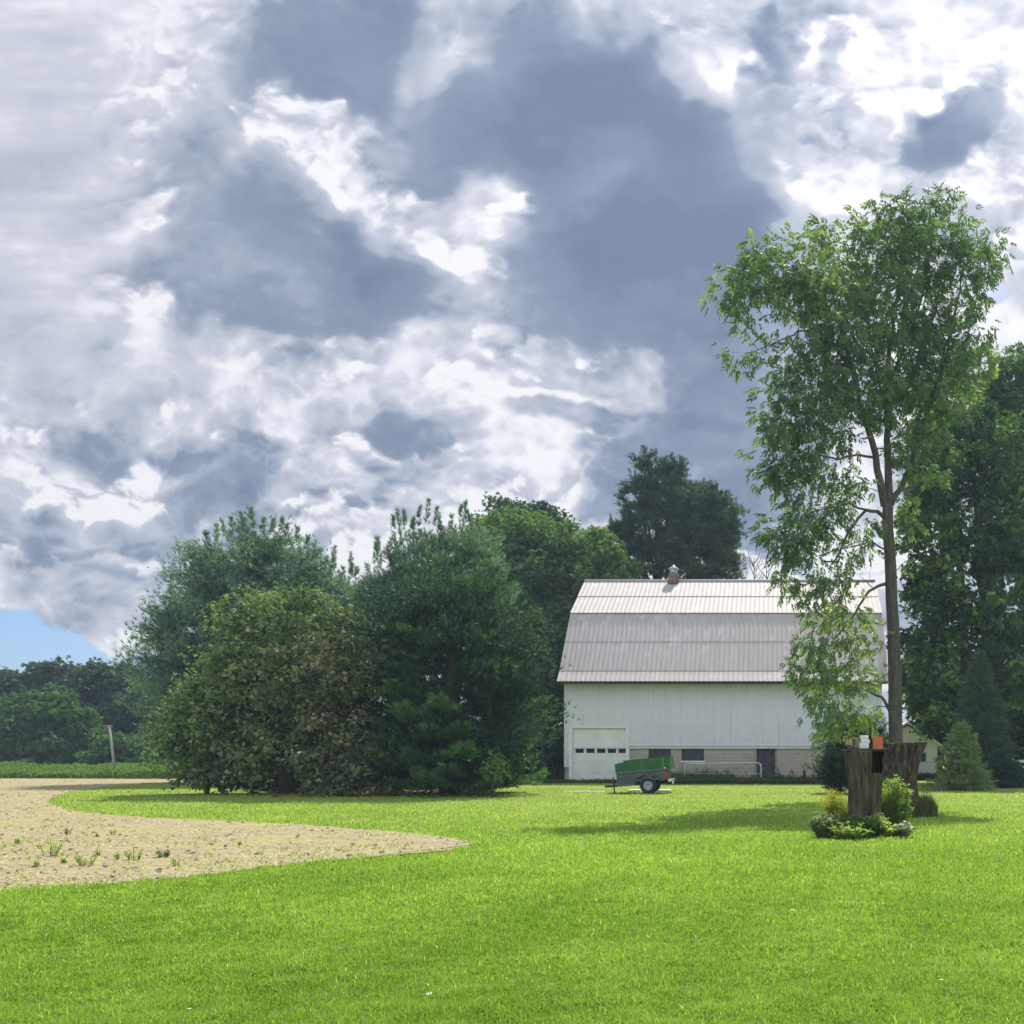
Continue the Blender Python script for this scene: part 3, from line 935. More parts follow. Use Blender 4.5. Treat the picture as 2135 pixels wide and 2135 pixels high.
M_BED = paint_mat("grey_green_paint", (0.036, 0.058, 0.052))
M_BEDL = paint_mat("faded_rail_paint", (0.10, 0.145, 0.125))
M_GREEN = simple_mat("green_painted_plywood", (0.012, 0.105, 0.020), 0.6, var=0.10, scale=3)
M_BATTEN = simple_mat("green_batten", (0.07, 0.24, 0.07), 0.6, var=0.1)
M_TYRE = simple_mat("tyre_rubber", (0.022, 0.022, 0.024), 0.85, var=0.2)
M_CHROME = simple_mat("dull_chrome", (0.62, 0.62, 0.60), 0.25, 0.85, var=0.08)
M_RIM = simple_mat("worn_rim", (0.36, 0.37, 0.36), 0.45, 0.5, var=0.2)
M_TAIL = simple_mat("tail_light_red", (0.30, 0.02, 0.025), 0.25, var=0.1)
M_BLACK = simple_mat("black_metal", (0.02, 0.02, 0.02), 0.6)
M_LITSLAB = simple_mat("lit_concrete", (0.62, 0.60, 0.50), 0.8, var=0.15, scale=4, stretch=(1, 6, 6))

TY = 40.5
tX = (1351 - CX) / PF * TY
trailer = empty("utility_trailer", (tX, TY + 0.75, 0), "grey green pickup bed trailer with tall bright green plywood sides", "trailer")
TILT = R(-4.6)
PIV = Vector((tX, TY, 0.33))
MT = Matrix.Translation(PIV) @ Matrix.Rotation(TILT, 4, 'Y')


class TB(MB):
    def mesh(s, name):
        s.v = [tuple(MT @ Vector(v)) for v in s.v]
        return MB.mesh(s, name)


# local: x from -1.26 (front) to 0.78 (rear), y 0 (near side) to 1.5, z from the axle height
XF, XR, ZB, ZT, WD = -1.24, 0.76, 0.12, 0.60, 1.55
arch = [(-0.52, ZB), (-0.44, 0.28), (-0.26, 0.42), (0.02, 0.47), (0.28, 0.42), (0.44, 0.28), (0.52, ZB + 0.04)]
side = [(XF, ZB)] + arch + [(XR, ZB + 0.06), (XR + 0.02, 0.30), (XR, ZT), (XF, ZT)]
b = TB()
b.prism(side, 0.0, 0.05, 'y')
b.prism(side, WD - 0.05, WD, 'y')
b.box2((XF, 0.05, ZB), (XF + 0.04, WD - 0.05, ZT))
b.box2((XF + 0.04, 0.05, 0.20), (XR, WD - 0.05, 0.23))
bed = b.build("bed", M_BED, trailer)
b = TB()
b.box((-0.24, 0.0, ZT + 0.005), (2.04, 0.14, 0.05), bev=0.015)
b.box2((XF + 0.02, -0.02, 0.45), (XR - 0.08, 0.0, 0.475))
b.box2((XF + 0.02, -0.015, ZB - 0.05), (-0.5, 0.04, ZB + 0.0))
b.build("bed_rail", M_BEDL, bed)
b = TB()
b.box((-0.24, WD, ZT + 0.005), (2.04, 0.14, 0.05), bev=0.015)
b.build("bed_rail", M_BEDL, bed)
# flare around the wheel opening
b = TB()
b.tube([(x, -0.01, z) for x, z in arch], 0.028, 6)
b.build("wheel_arch", M_BED, bed)
b = TB()
b.box2((XR - 0.005, 0.06, 0.16), (XR + 0.03, WD - 0.06, ZT - 0.01))
b.box2((XR + 0.03, 0.25, 0.24), (XR + 0.04, WD - 0.25, ZT - 0.10))
tg = b.build("tailgate", M_BED, trailer)
b = TB()
b.box2((XR + 0.04, WD / 2 - 0.1, 0.46), (XR + 0.055, WD / 2 + 0.1, 0.50))
b.build("handle", M_BLACK, tg)
for y0 in (-0.005, WD - 0.075):
    b = TB()
    b.box((XR - 0.03, y0 + 0.035, 0.37), (0.16, 0.09, 0.26), bev=0.015)
    b.build("tail_light", M_TAIL, trailer)
b = TB()
b.box((XR + 0.13, WD / 2, 0.13), (0.14, WD - 0.04, 0.10), bev=0.02)
bp = b.build("bumper", M_CHROME, trailer)
b = TB()
b.box((XR + 0.205, 0.45, 0.03), (0.015, 0.30, 0.10))
b.build("number_plate", M_WHITE, bp)
# plywood sides
b = TB()
H0, H1 = ZT + 0.02, 1.08
b.prism([(XF - 0.03, H0), (XR + 0.22, H0), (XR + 0.17, H1 + 0.03), (XF + 0.32, H1), (XF + 0.32, H1 - 0.07), (XF - 0.03, H1 - 0.11)], 0.03, 0.06, 'y')
b.prism([(XF - 0.03, H0), (XR + 0.22, H0), (XR + 0.17, H1 + 0.03), (XF + 0.32, H1), (XF + 0.32, H1 - 0.07), (XF - 0.03, H1 - 0.11)], WD - 0.06, WD - 0.03, 'y')
b.box2((XR + 0.16, 0.06, H0 - 0.02), (XR + 0.19, WD - 0.06, H1))
b.box2((XF - 0.03, 0.06, H0), (XF, WD - 0.06, H1 - 0.11))
ply = b.build("side_board", M_GREEN, trailer)
for x0, top, w in ((-0.20, H1 - 0.01, 0.035), (XR - 0.10, H1 - 0.02, 0.045)):
    b = TB()
    b.box2((x0, 0.0, H0), (x0 + w, 0.03, top))
    b.build("batten", M_BATTEN, ply)
b = TB()
b.box((XR - 0.02, -0.01, ZT + 0.05), (0.09, 0.06, 0.05), bev=0.01)
b.build("latch", M_CHROME, trailer)
b = TB()
b.tube([(0, 0.15, 0.02), (0, WD - 0.15, 0.02)], 0.035, 8)
b.box2((XF - 0.6, WD / 2 - 0.05, 0.03), (XR - 0.1, WD / 2 + 0.05, 0.12))
b.tube([(XF - 0.05, 0.3, 0.10), (XF - 0.62, WD / 2, 0.08)], 0.03, 8)
b.tube([(XF - 0.05, WD - 0.3, 0.10), (XF - 0.62, WD / 2, 0.08)], 0.03, 8)
fr = b.build("tow_frame", M_BLACK, trailer)
# wheels and jack stand upright on the ground
for y0, s_ in ((TY - 0.02, 1), (TY + WD - 0.20, -1)):
    w = MB()
    w.lathe((tX, y0, 0.335), [(0.19, 0.0), (0.235, -0.012), (0.31, 0.0), (0.335, 0.03), (0.335, 0.19), (0.31, 0.22), (0.20, 0.22)], 32, 'y', cap=False)
    tread = w.build("wheel", M_TYRE, trailer)
    h = MB()
    yo = y0 + (0.015 if s_ == 1 else 0.205)
    h.lathe((tX, yo, 0.335), [(0.0, 0.03), (0.05, 0.03), (0.06, 0.0), (0.12, 0.02), (0.185, 0.015), (0.20, -0.01), (0.20, 0.06)], 24, 'y', cap=False)
    h.build("rim", M_RIM, tread)
jx = (1278 - CX) / PF * (TY + 0.5)
j = MB()
j.tube([(jx + 0.03, TY + 0.7, 0.02), (jx, TY + 0.7, 0.62)], 0.03, 8)
j.box((jx + 0.03, TY + 0.7, 0.012), (0.14, 0.14, 0.02))
j.tube([(jx, TY + 0.7, 0.62), (jx - 0.01, TY + 0.55, 0.66)], 0.015, 6)
j.build("jack_stand", M_BLACK, trailer)

for (pxa, pxb, py, lab) in ((1312, 1338, 1649, "short pale slab for the lit concrete left of the trailer wheel"), (1372, 1399, 1648, "short pale slab for the lit concrete right of the trailer wheel")):  # pale slabs stand in for sunlit concrete showing between the shadows
    p0 = Vector(((pxa - CX) / PF * 43.2, 43.2, 0)); p1 = Vector(((pxb - CX) / PF * 43.2, 43.2, 0))
    pk = MB().box(((p0.x + p1.x) / 2, 43.2, 0.035), (p1.x - p0.x, 1.3, 0.07), bev=0.006).build("lit_slab", M_LITSLAB)
    tag(pk, lab, "board", "slabs for lit concrete beside the trailer wheel")

# ------------------------------------------------------------------ pipe rail and rusty farm implements along the wall
M_PIPE = simple_mat("white_pipe", (0.66, 0.66, 0.60), 0.5, var=0.15)
QY = 54.6
q = lambda px, py, Y=QY: Vector(((px - CX) / PF * Y, Y, EYE + (HY - py) / PF * Y))
r = MB()
r.tube([q(1427, 1633), q(1427, 1598), q(1429, 1594), q(1434, 1592.6), q(1500, 1591.5), q(1580, 1590.5), q(1584, 1591.5), q(1586.5, 1595), q(1587, 1615), q(1587, 1633)], 0.03, 8)
r.tube([q(1427, 1612), q(1505, 1612.5), q(1587, 1613)], 0.012, 6)
tag(r.build("pipe_rail", M_PIPE), "pale bent pipe rail standing in weeds before the block wall", "rail")


def spring(mb, p0, p1, rad=0.02):
    mb.tube([p0, p0.lerp(p1, .5) + Vector((0, 0, 0.08)), p1], rad, 6)


imp = empty("harrow", q(1555, 1634), "orange rusty farm harrow in the weeds below the pipe rail", "farm implement")
M_ORUST = simple_mat("orange_rust", (0.22, 0.13, 0.085), 0.85, var=0.35, scale=12)
m_ = MB()
ya, yb = 53.9, 54.7
for yy in (ya, yb):
    m_.tube([q(1535, 1624, yy), q(1578, 1622, yy)], 0.035, 6)
for px in (1536, 1556, 1577):
    m_.tube([q(px, 1623, ya), q(px, 1623, yb)], 0.03, 6)
m_.build("frame", M_ORUST, imp)
for i, px in enumerate((1540, 1551, 1562, 1573)):
    m_ = MB()
    m_.tube([q(px, 1623, ya), q(px - 2, 1627, ya - .05), q(px + 1, 1632, ya), q(px + 3, 1634, ya)], 0.02, 6)
    m_.build("tine", M_ORUST, imp)
m_ = MB()
m_.tube([q(1545, 1623, ya), q(1554, 1608, ya + .3), q(1565, 1622, ya)], 0.025, 6)
m_.tube([q(1554, 1608, ya + .3), q(1556, 1623, yb)], 0.02, 6)
m_.build("hitch", M_ORUST, imp)
for px in (1543, 1551):
    m_ = MB()
    m_.lathe(q(px, 1622, ya - 0.12), [(0.0, 0), (0.10, 0.0), (0.10, 0.05), (0.0, 0.05)], 14, 'y', cap=False)
    m_.build("disc", M_ORUST, imp)

plw = empty("cultivator", q(1645, 1634), "long dark rusty cultivator with peaked braces right of the dark barn door", "farm implement")
M_BRUST = simple_mat("brown_rust", (0.13, 0.09, 0.07), 0.85, var=0.35, scale=12)
m_ = MB()
m_.tube([q(1613, 1608, ya), q(1632, 1620, ya), q(1650, 1622, ya), q(1668, 1621, ya), q(1680, 1617, ya)], 0.035, 6)
m_.tube([q(1618, 1618, yb), q(1650, 1624, yb), q(1682, 1622, yb)], 0.035, 6)
m_.build("frame", M_BRUST, plw)
for px, top in ((1622, 1601), (1651, 1604)):
    m_ = MB()
    m_.tube([q(px - 8, 1618, ya), q(px, top, ya + .2), q(px + 7, 1618, ya)], 0.025, 6)
    m_.tube([q(px, top, ya + .2), q(px + 1, 1620, yb)], 0.02, 6)
    m_.build("brace", M_BRUST, plw)
for px in (1628, 1640, 1654, 1668):
    m_ = MB()
    m_.tube([q(px, 1622, ya), q(px - 3, 1628, ya), q(px + 1, 1634, ya)], 0.022, 6)
    m_.build("tine", M_BRUST, plw)
m_ = MB()
m_.tube([q(1677, 1634, 53.9), q(1677, 1605, 53.9)], [0.09, 0.08], 10)
tag(m_.build("fence_post", M_BLACK), "short dark post beside the rusty cultivator near the dark evergreen", "post")
# ------------------------------------------------------------------ trees
def unit(v):
    return v / (np.linalg.norm(v, axis=-1, keepdims=True) + 1e-9)


def frames(nrm, direc):
    """rotation matrices whose y axis is direc and whose z axis is close to nrm"""
    y = unit(direc)
    x = unit(np.cross(y, nrm))
    z = np.cross(x, y)
    return np.stack([x, y, z], -1)


def place_templates(TV, TF, pos, rot, scl, tint):
    """TV (k,3), TF (m,q)"""
    n, k = len(pos), len(TV)
    V = np.einsum('nij,kj->nki', rot, TV) * scl[:, None, None] + pos[:, None, :]
    F = TF[None] + (np.arange(n) * k)[:, None, None]
    return V.reshape(-1, 3), F.reshape(-1, TF.shape[1]), np.repeat(tint, k)


# one broad leaf: a folded lozenge; a spray: a few leaves on a twig; a palmate fan of drooping leaflets; a tuft of needles
LEAF = (np.array([(0, 0, 0), (0.34, 0.45, 0.08), (0, 1, -0.04), (-0.34, 0.45, 0.08)], np.float32), np.array([(0, 1, 2), (0, 2, 3)]))


def spray(nl, seed, wid=0.26, droop=0.25, spread=1.2):
    rs = np.random.RandomState(seed)
    V, F = [], []
    for i in range(nl):
        a = (i / max(1, nl - 1) - 0.5) * 2 * spread + rs.uniform(-.15, .15)
        L = rs.uniform(0.75, 1.0) * (1 - 0.25 * abs(a) / spread)
        y0 = 0.12 * rs.rand()
        d = np.array([math.sin(a), math.cos(a), rs.uniform(-0.25, 0.15)])
        s = np.array([math.cos(a), -math.sin(a), rs.uniform(-0.3, 0.3)])
        o = np.array([0, y0, 0])
        b = len(V)
        V += [o, o + d * L * .45 + s * wid * .5 + [0, 0, .02], o + d * L - [0, 0, droop * L], o + d * L * .45 - s * wid * .5 + [0, 0, .02]]
        F += [(b, b + 1, b + 2), (b, b + 2, b + 3)]
    return np.array(V, np.float32), np.array(F)


def needle_tuft(nn, seed, wid=0.05, ang=0.55):
    rs = np.random.RandomState(seed)
    V, F = [], []
    for i in range(nn):
        t = 2 * math.pi * i / nn + rs.uniform(-.3, .3)
        a = ang * rs.uniform(0.4, 1.2)
        d = np.array([math.sin(a) * math.cos(t), math.cos(a), math.sin(a) * math.sin(t)])
        s = np.array([-math.sin(t), 0.0, math.cos(t)])
        o = np.array([0, rs.rand() * 0.4, 0])
        b = len(V)
        V += [o - s * wid, o + s * wid, o + d]
        F += [(b, b + 1, b + 2)]
    return np.array(V, np.float32), np.array(F)


SPRAY5 = spray(5, 1, 0.30, 0.25, 1.1)
SPRAY4 = spray(4, 3, 0.40, 0.15, 1.0)
PALM = spray(6, 2, 0.27, 0.45, 1.35)
TUFT = needle_tuft(6, 4, 0.07, 0.6)
TUFT2 = needle_tuft(5, 9, 0.09, 0.5)


def ell_clumps(rs, C, rad, dens, shell=(0.55, 1.0), top=0.0, size=0.6):
    """clump centres in and on an ellipsoid"""
    a, b, c = rad
    area = 4 * math.pi * (((a * b) ** 1.6 + (a * c) ** 1.6 + (b * c) ** 1.6) / 3) ** (1 / 1.6)
    n = max(4, int(area * dens))
    d = unit(rs.randn(n, 3))
    f = rs.uniform(shell[0], shell[1], n) ** 0.7
    f = np.where(rs.rand(n) < 0.14, rs.uniform(1.0, 1.11, n), f)
    p = np.array(C) + d * f[:, None] * np.array(rad)
    return p, d, size * rs.uniform(0.6, 1.35, n)


def crown(name, lobes, mat, parent, seed, tmpl=SPRAY5, dens=1.6, csize=0.55, per=26, lsize=0.28, shell=(0.5, 1.0), floor=0.25,
          up=0.5, rnd=0.8, tint0=0.5, tvar=0.16, mode='broad', zflat=0.75, extra=None, lead=1.0):
    rs = np.random.RandomState(seed)
    P_, D_, S_ = [], [], []
    for (C, rad) in lobes:
        p, d, s = ell_clumps(rs, C, rad, dens, shell, size=csize)
        P_.append(p); D_.append(d); S_.append(s)
    P_, D_, S_ = np.concatenate(P_), np.concatenate(D_), np.concatenate(S_)
    ok = P_[:, 2] > floor
    P_, D_, S_ = P_[ok], D_[ok], S_[ok]
    n = len(P_)
    ct = tint0 + rs.randn(n) * tvar * 1.15
    N = n * per
    idx = np.repeat(np.arange(n), per)
    off = np.clip(rs.randn(N, 3), -1.9, 1.9) * 0.42
    if mode == 'pine':      # boughs: long outwards and a little upwards, thin vertically
        out = unit(D_ * [1, 1, 0.15] + [0, 0, 0.18] + rs.randn(n, 3) * 0.15)
        side = unit(np.cross(out, [0, 0, 1.0]))
        upv = np.cross(side, out)
        o = off
        off = out[idx] * (o[:, :1] * 1.45) + side[idx] * (o[:, 1:2] * 0.85) + upv[idx] * (o[:, 2:3] * 0.42)
    else:
        off = off * [1, 1, zflat]
    pos = P_[idx] + off * S_[idx][:, None]
    gd = D_[idx]
    if mode == 'pine':
        direc = unit(out[idx] * 0.7 + [0, 0, 0.55] + rs.randn(N, 3) * 0.45)
        nrm = unit(rs.randn(N, 3))
    else:
        nrm = unit(gd * 0.35 + unit(off) * 0.75 + [0, 0, up] + rs.randn(N, 3) * rnd * 0.5)
        direc = unit(gd * 0.5 + unit(off) * 0.6 + rs.randn(N, 3) * 0.6 - [0, 0, 0.25])
    rot = frames(nrm, direc)
    scl = lsize * rs.uniform(0.65, 1.25, N)
    tint = ct[idx] + rs.randn(N) * tvar
    if mode == 'pine':
        tint = tint + 0.20 * o[:, 0]       # pale new growth and lit-tip contrast put into the colour of the bough tips
    tint = np.clip(tint, 0, 0.97)
    ok = pos[:, 2] > 0.03
    pos, rot, scl, tint = pos[ok], rot[ok], scl[ok], tint[ok]
    V, F, T = place_templates(tmpl[0], tmpl[1], pos, rot, scl, tint)
    if mode == 'pine' and lead > 0:
        tp = []
        for (C, rad) in lobes:
            for _ in range(int(lead * rad[0] * rad[1] * 1.6) + 2):
                a_, r_ = rs.rand() * 2 * np.pi, rs.rand() ** .5 * .95
                tp.append(((C[0] + rad[0] * r_ * math.cos(a_), C[1] + rad[1] * r_ * math.sin(a_), C[2] + rad[2] * math.sqrt(1 - r_ * r_) * 0.97), rs.uniform(.35, .8)))
        V2, F2, T2 = shoots(rs, tp, 1, n_t=60, lsize=lsize * .5, width=.16, tint0=tint0 + .12)
        V, F, T = np.concatenate([V, V2]), np.concatenate([F, F2 + len(V)]), np.concatenate([T, T2])
    if extra is not None:
        V2, F2, T2 = extra
        V, F, T = np.concatenate([V, V2]), np.concatenate([F, F2 + len(V)]), np.concatenate([T, T2])
    return link_mesh(name, array_mesh(name, V, F, T), mat, parent)


def shoots(rs, tips, base_len, n_t=45, lsize=0.2, width=0.14, tint0=0.6, tmpl=TUFT):
    """upright leaders covered with needles, standing out of the top of a pine: tips = [(point, height)]"""
    pos, direc = [], []
    for (p, h) in tips:
        p = np.array(p)
        ax = unit(np.array([rs.uniform(-.22, .22), rs.uniform(-.22, .22), 1.0]))
        k = int(n_t * h)
        t = rs.rand(k) ** 0.8
        ph = rs.rand(k) * 2 * np.pi
        q = p + ax * (t * h)[:, None] + np.stack([np.cos(ph), np.sin(ph), 0 * ph], 1) * (width * (1 - 0.75 * t) * rs.rand(k))[:, None]
        pos.append(q)
        direc.append(unit(ax * 1.0 + np.stack([np.cos(ph), np.sin(ph), 0 * ph], 1) * 0.6 + rs.randn(k, 3) * 0.2))
    pos, direc = np.concatenate(pos), np.concatenate(direc)
    N = len(pos)
    return place_templates(tmpl[0], tmpl[1], pos, frames(unit(rs.randn(N, 3)), direc), lsize * rs.uniform(.7, 1.2, N), np.clip(tint0 + rs.randn(N) * .12, 0, 1))


def trunk(name, mat, parent, pts, rads, limbs=(), seed=0, n=12):
    mb = MB()
    rg = random.Random(seed)
    mb.tube(pts, rads, n)
    for (a, b, r) in limbs:
        a, b = Vector(a), Vector(b)
        m1 = a.lerp(b, 0.35) + Vector((rg.uniform(-.3, .3), rg.uniform(-.3, .3), rg.uniform(0, .4)))
        m2 = a.lerp(b, 0.7) + Vector((rg.uniform(-.3, .3), rg.uniform(-.3, .3), rg.uniform(0, .3)))
        mb.tube([a, m1, m2, b], [r, r * .75, r * .5, r * .25], 6)
    return mb.build(name, mat, parent)


M_BARK = bark_mat("bark", (0.17, 0.145, 0.115), (0.06, 0.05, 0.04))
M_BARKD = bark_mat("dark_bark", (0.10, 0.085, 0.07), (0.035, 0.03, 0.025))
# foliage colours (leaf colour varies along the tint)
L_MAPLE = leaf_mat("leaves_ash", [(0.0, (0.060, 0.100, 0.055)), (0.5, (0.105, 0.165, 0.078)), (0.8, (0.18, 0.24, 0.08)), (1.0, (0.31, 0.33, 0.08))], 0.42, 1.7)
L_BROAD = leaf_mat("leaves_broad", [(0.0, (0.036, 0.082, 0.030)), (0.5, (0.075, 0.150, 0.044)), (0.8, (0.125, 0.205, 0.058)), (1.0, (0.20, 0.26, 0.08))], 0.34, 1.6)
L_OLIVE = leaf_mat("leaves_olive", [(0.0, (0.030, 0.060, 0.022)), (0.5, (0.095, 0.150, 0.055)), (0.8, (0.165, 0.235, 0.09)), (1.0, (0.27, 0.32, 0.14))], 0.32, 1.5)
L_BROWN = leaf_mat("leaves_rusty", [(0.0, (0.06, 0.085, 0.033)), (0.4, (0.11, 0.155, 0.055)), (0.8, (0.18, 0.215, 0.08)), (1.0, (0.38, 0.31, 0.22))], 0.28, 1.4)
L_PINE = leaf_mat("needles_blue", [(0.0, (0.034, 0.078, 0.058)), (0.5, (0.10, 0.185, 0.135)), (1.0, (0.24, 0.34, 0.23))], 0.26, 1.5)
L_PINED = leaf_mat("needles_green", [(0.0, (0.013, 0.036, 0.018)), (0.45, (0.034, 0.082, 0.036)), (0.8, (0.085, 0.17, 0.06)), (1.0, (0.15, 0.26, 0.085))], 0.26, 1.5)  # low end darkened to stand in for shade between the boughs
L_SPRUCE = leaf_mat("needles_spruce", [(0.0, (0.024, 0.058, 0.036)), (0.5, (0.055, 0.100, 0.060)), (1.0, (0.11, 0.165, 0.085))], 0.2, 1.4)
L_YSPR = leaf_mat("needles_pale_spruce", [(0.0, (0.05, 0.09, 0.035)), (0.5, (0.14, 0.21, 0.08)), (1.0, (0.34, 0.40, 0.17))], 0.25, 1.4)
L_DARK = leaf_mat("leaves_dark", [(0.0, (0.028, 0.062, 0.022)), (0.5, (0.065, 0.13, 0.038)), (0.85, (0.15, 0.24, 0.06)), (1.0, (0.26, 0.32, 0.07))], 0.28, 1.5)
L_FAR = leaf_mat("leaves_far", [(0.0, (0.034, 0.066, 0.042)), (0.5, (0.06, 0.105, 0.058)), (1.0, (0.10, 0.15, 0.07))], 0.26, 1.5)
L_MEADOW = leaf_mat("meadow_weeds", [(0.0, (0.06, 0.12, 0.025)), (0.5, (0.12, 0.21, 0.04)), (1.0, (0.26, 0.30, 0.10))], 0.35, 1.5)


def lobe(px, py, rx, ry, Y, dr=None, dy=0.0):
    """an ellipsoid of foliage; centre and radii given as seen in the photo at depth Y"""
    k = (Y + dy) / PF
    c = P(px, py, Y + dy)
    return ((c.x, c.y, c.z), (rx * k, (dr if dr is not None else (rx + ry) / 2 * k), ry * k))


def tree(name, label, cat, px, Y, lobes, mat, seed, group=None, bark=None, tr=0.25, trunk_top=0.6, **kw):
    bx = (px - CX) / PF * Y
    root = empty(name, (bx, Y, 0), label, cat, group)
    L = [lobe(*l[:4], Y, *(l[4:] if len(l) > 4 else ())) for l in lobes]
    crown("crown", L, mat, root, seed, **kw)
    rg = random.Random(seed)
    top = max(l[0][2] for l in L)
    cx = sum(l[0][0] for l in L) / len(L)
    cy = sum(l[0][1] for l in L) / len(L)
    pts = [Vector((bx, Y, -0.05)), Vector((bx + (cx - bx) * .2, Y + (cy - Y) * .2, top * .35)), Vector((bx + (cx - bx) * .6, Y + (cy - Y) * .6, top * .7)), Vector((cx, cy, top * 0.98))]
    limbs = [(pts[1].lerp(pts[3], rg.uniform(0.0, 0.7)), l[0], tr * 0.3) for l in L]
    trunk("trunk", bark or M_BARKD, root, pts, [tr * 1.2, tr * .95, tr * .6, tr * .15], limbs, seed)
    return root


def boughs(rs, px, Y, top_py, half_px, base_z, layers, per, lsz, t0, prof=0.55, nb0=9, droop=0.18, thick=0.06):
    """whorls of long boughs with gaps between the layers, tips turned up"""
    bx = (px - CX) / PF * Y
    Ht = P(px, top_py, Y).z
    Rm = half_px * Y / PF
    pos, direc, tt = [], [], []
    for l in range(layers):
        f = l / (layers - 1)
        z = base_z + (Ht - 0.4 - base_z) * f
        r = Rm * (1 - f) ** prof * (0.75 + 0.25 * min(1, f * 6)) + 0.15
        for b_ in range(max(4, int(nb0 * (1 - f * .5)))):
            a = 2 * np.pi * (b_ + rs.rand()) / nb0
            rr = r * rs.uniform(0.72, 1.12)
            z0 = z + rs.uniform(-.25, .25)
            k = int(per * rr)
            t = rs.rand(k) ** 0.55
            w = rs.randn(k) * 0.20 * (0.35 + rr * .35) * np.sin(np.clip(t, .1, .95) * np.pi) ** .5
            out = np.array([np.cos(a), np.sin(a), 0]); sd = np.array([-np.sin(a), np.cos(a), 0])
            q = np.array([bx, Y, 0]) + out * (t * rr)[:, None] + sd * w[:, None]
            q[:, 2] = z0 - droop * rr * t + droop * 1.25 * rr * t ** 3 - 0.12 * np.abs(w) + rs.randn(k) * thick
            pos.append(q)
            direc.append(unit(out * .8 + sd * (np.sign(w) * 0.55)[:, None] + [0, 0, 0.55] + rs.randn(k, 3) * 0.25))
            tt.append(t0 + .28 * (t - .5) + rs.randn() * .1 + rs.randn(k) * .1)  # darker inside, paler at the tips: crown shading put into the tint
    pos, direc, tt = np.concatenate(pos), np.concatenate(direc), np.concatenate(tt)
    ok = pos[:, 2] > 0.03
    pos, direc, tt = pos[ok], direc[ok], tt[ok]
    N = len(pos)
    return place_templates(TUFT[0], TUFT[1], pos, frames(unit(rs.randn(N, 3) * .6 + [0, 0, 1]), direc), lsz * rs.uniform(.7, 1.2, N), np.clip(tt, 0, 1))


# ---- the big pine and its neighbours left of the barn
def pine_extra(rs, tips, **kw):
    return shoots(rs, tips, 1.0, **kw)


rsx = np.random.RandomState(21)
Yp = 56.0
tips = [(tuple(P(px, py, Yp + rsx.uniform(-1.5, 1))), h) for px, py, h in
        [(430, 1150, 1.1), (452, 1132, 1.0), (470, 1120, .9), (492, 1116, .9), (515, 1112, 1.1), (530, 1108, 1.2), (548, 1112, .9), (566, 1116, 1.0), (585, 1118, 1.0), (598, 1124, .8),
         (418, 1190, .9), (622, 1135, .9), (640, 1150, .9), (400, 1215, .8), (357, 1255, .9), (370, 1250, .7), (655, 1165, .8), (670, 1175, .7), (505, 1118, .8), (345, 1300, .6)]]
tree("pine_tree", "tall rounded blue green pine at the left end of the tree group", "pine tree", 520, Yp,
     [(520, 1225, 110, 100), (440, 1240, 60, 75), (600, 1230, 75, 80), (400, 1330, 75, 70), (350, 1385, 52, 62), (660, 1280, 75, 90), (500, 1360, 150, 120), (620, 1400, 130, 130),
      (420, 1460, 90, 90), (700, 1310, 50, 90), (540, 1160, 70, 45), (480, 1500, 140, 110)],
     L_PINE, 101, tmpl=TUFT, mode='pine', dens=0.62, csize=1.15, per=92, lsize=0.28, tint0=0.55, tr=0.38, extra=pine_extra(rsx, tips, lsize=0.24))

Ys = 55.0
tips = [(tuple(P(px, py, Ys + rsx.uniform(-.8, .8))), h) for px, py, h in
        [(691, 1185, 1.2), (686, 1200, 1.0), (699, 1200, 1.0), (734, 1205, 1.3), (728, 1215, 1.0), (742, 1222, 1.0), (715, 1215, .8), (707, 1225, .8), (752, 1235, .8)]]
tree("pine_tree", "slim pair of pine spires between the two big pines", "pine tree", 712, Ys,
     [(690, 1260, 24, 55), (735, 1275, 26, 55), (712, 1340, 50, 80), (712, 1450, 60, 100)],
     L_PINE, 102, tmpl=TUFT, mode='pine', dens=1.5, csize=0.6, per=34, lsize=0.30, tint0=0.6, tr=0.18, extra=pine_extra(rsx, tips, lsize=0.22))

Yq = 52.0
tips = [(tuple(P(px, py, Yq + rsx.uniform(-1, 1))), h) for px, py, h in
        [(792, 1175, 1.0), (782, 1165, .9), (790, 1150, .8), (808, 1160, .9), (820, 1130, 1.3), (835, 1112, 1.2), (845, 1108, 1.1), (855, 1112, .9), (872, 1100, 1.1), (889, 1095, 1.3),
         (905, 1100, 1.1), (922, 1110, 1.0), (935, 1115, 1.1), (960, 1100, 1.2), (970, 1098, 1.3), (985, 1105, 1.0), (1000, 1112, .8), (862, 1125, 1.0), (915, 1125, .8), (840, 1145, .9)]]
tree("pine_tree", "pine with spiky candle tips rising behind the dark pine", "pine tree", 840, Yq + 1,
     [(895, 1180, 70, 62), (960, 1160, 70, 50), (830, 1195, 34, 50), (780, 1235, 30, 42), (800, 1300, 70, 80), (900, 1280, 110, 90), (1000, 1220, 60, 70)],
     L_PINE, 103, tmpl=TUFT, mode='pine', dens=1.3, csize=0.75, per=40, lsize=0.30, tint0=0.5, tr=0.3, extra=pine_extra(rsx, tips, lsize=0.22, width=0.1))

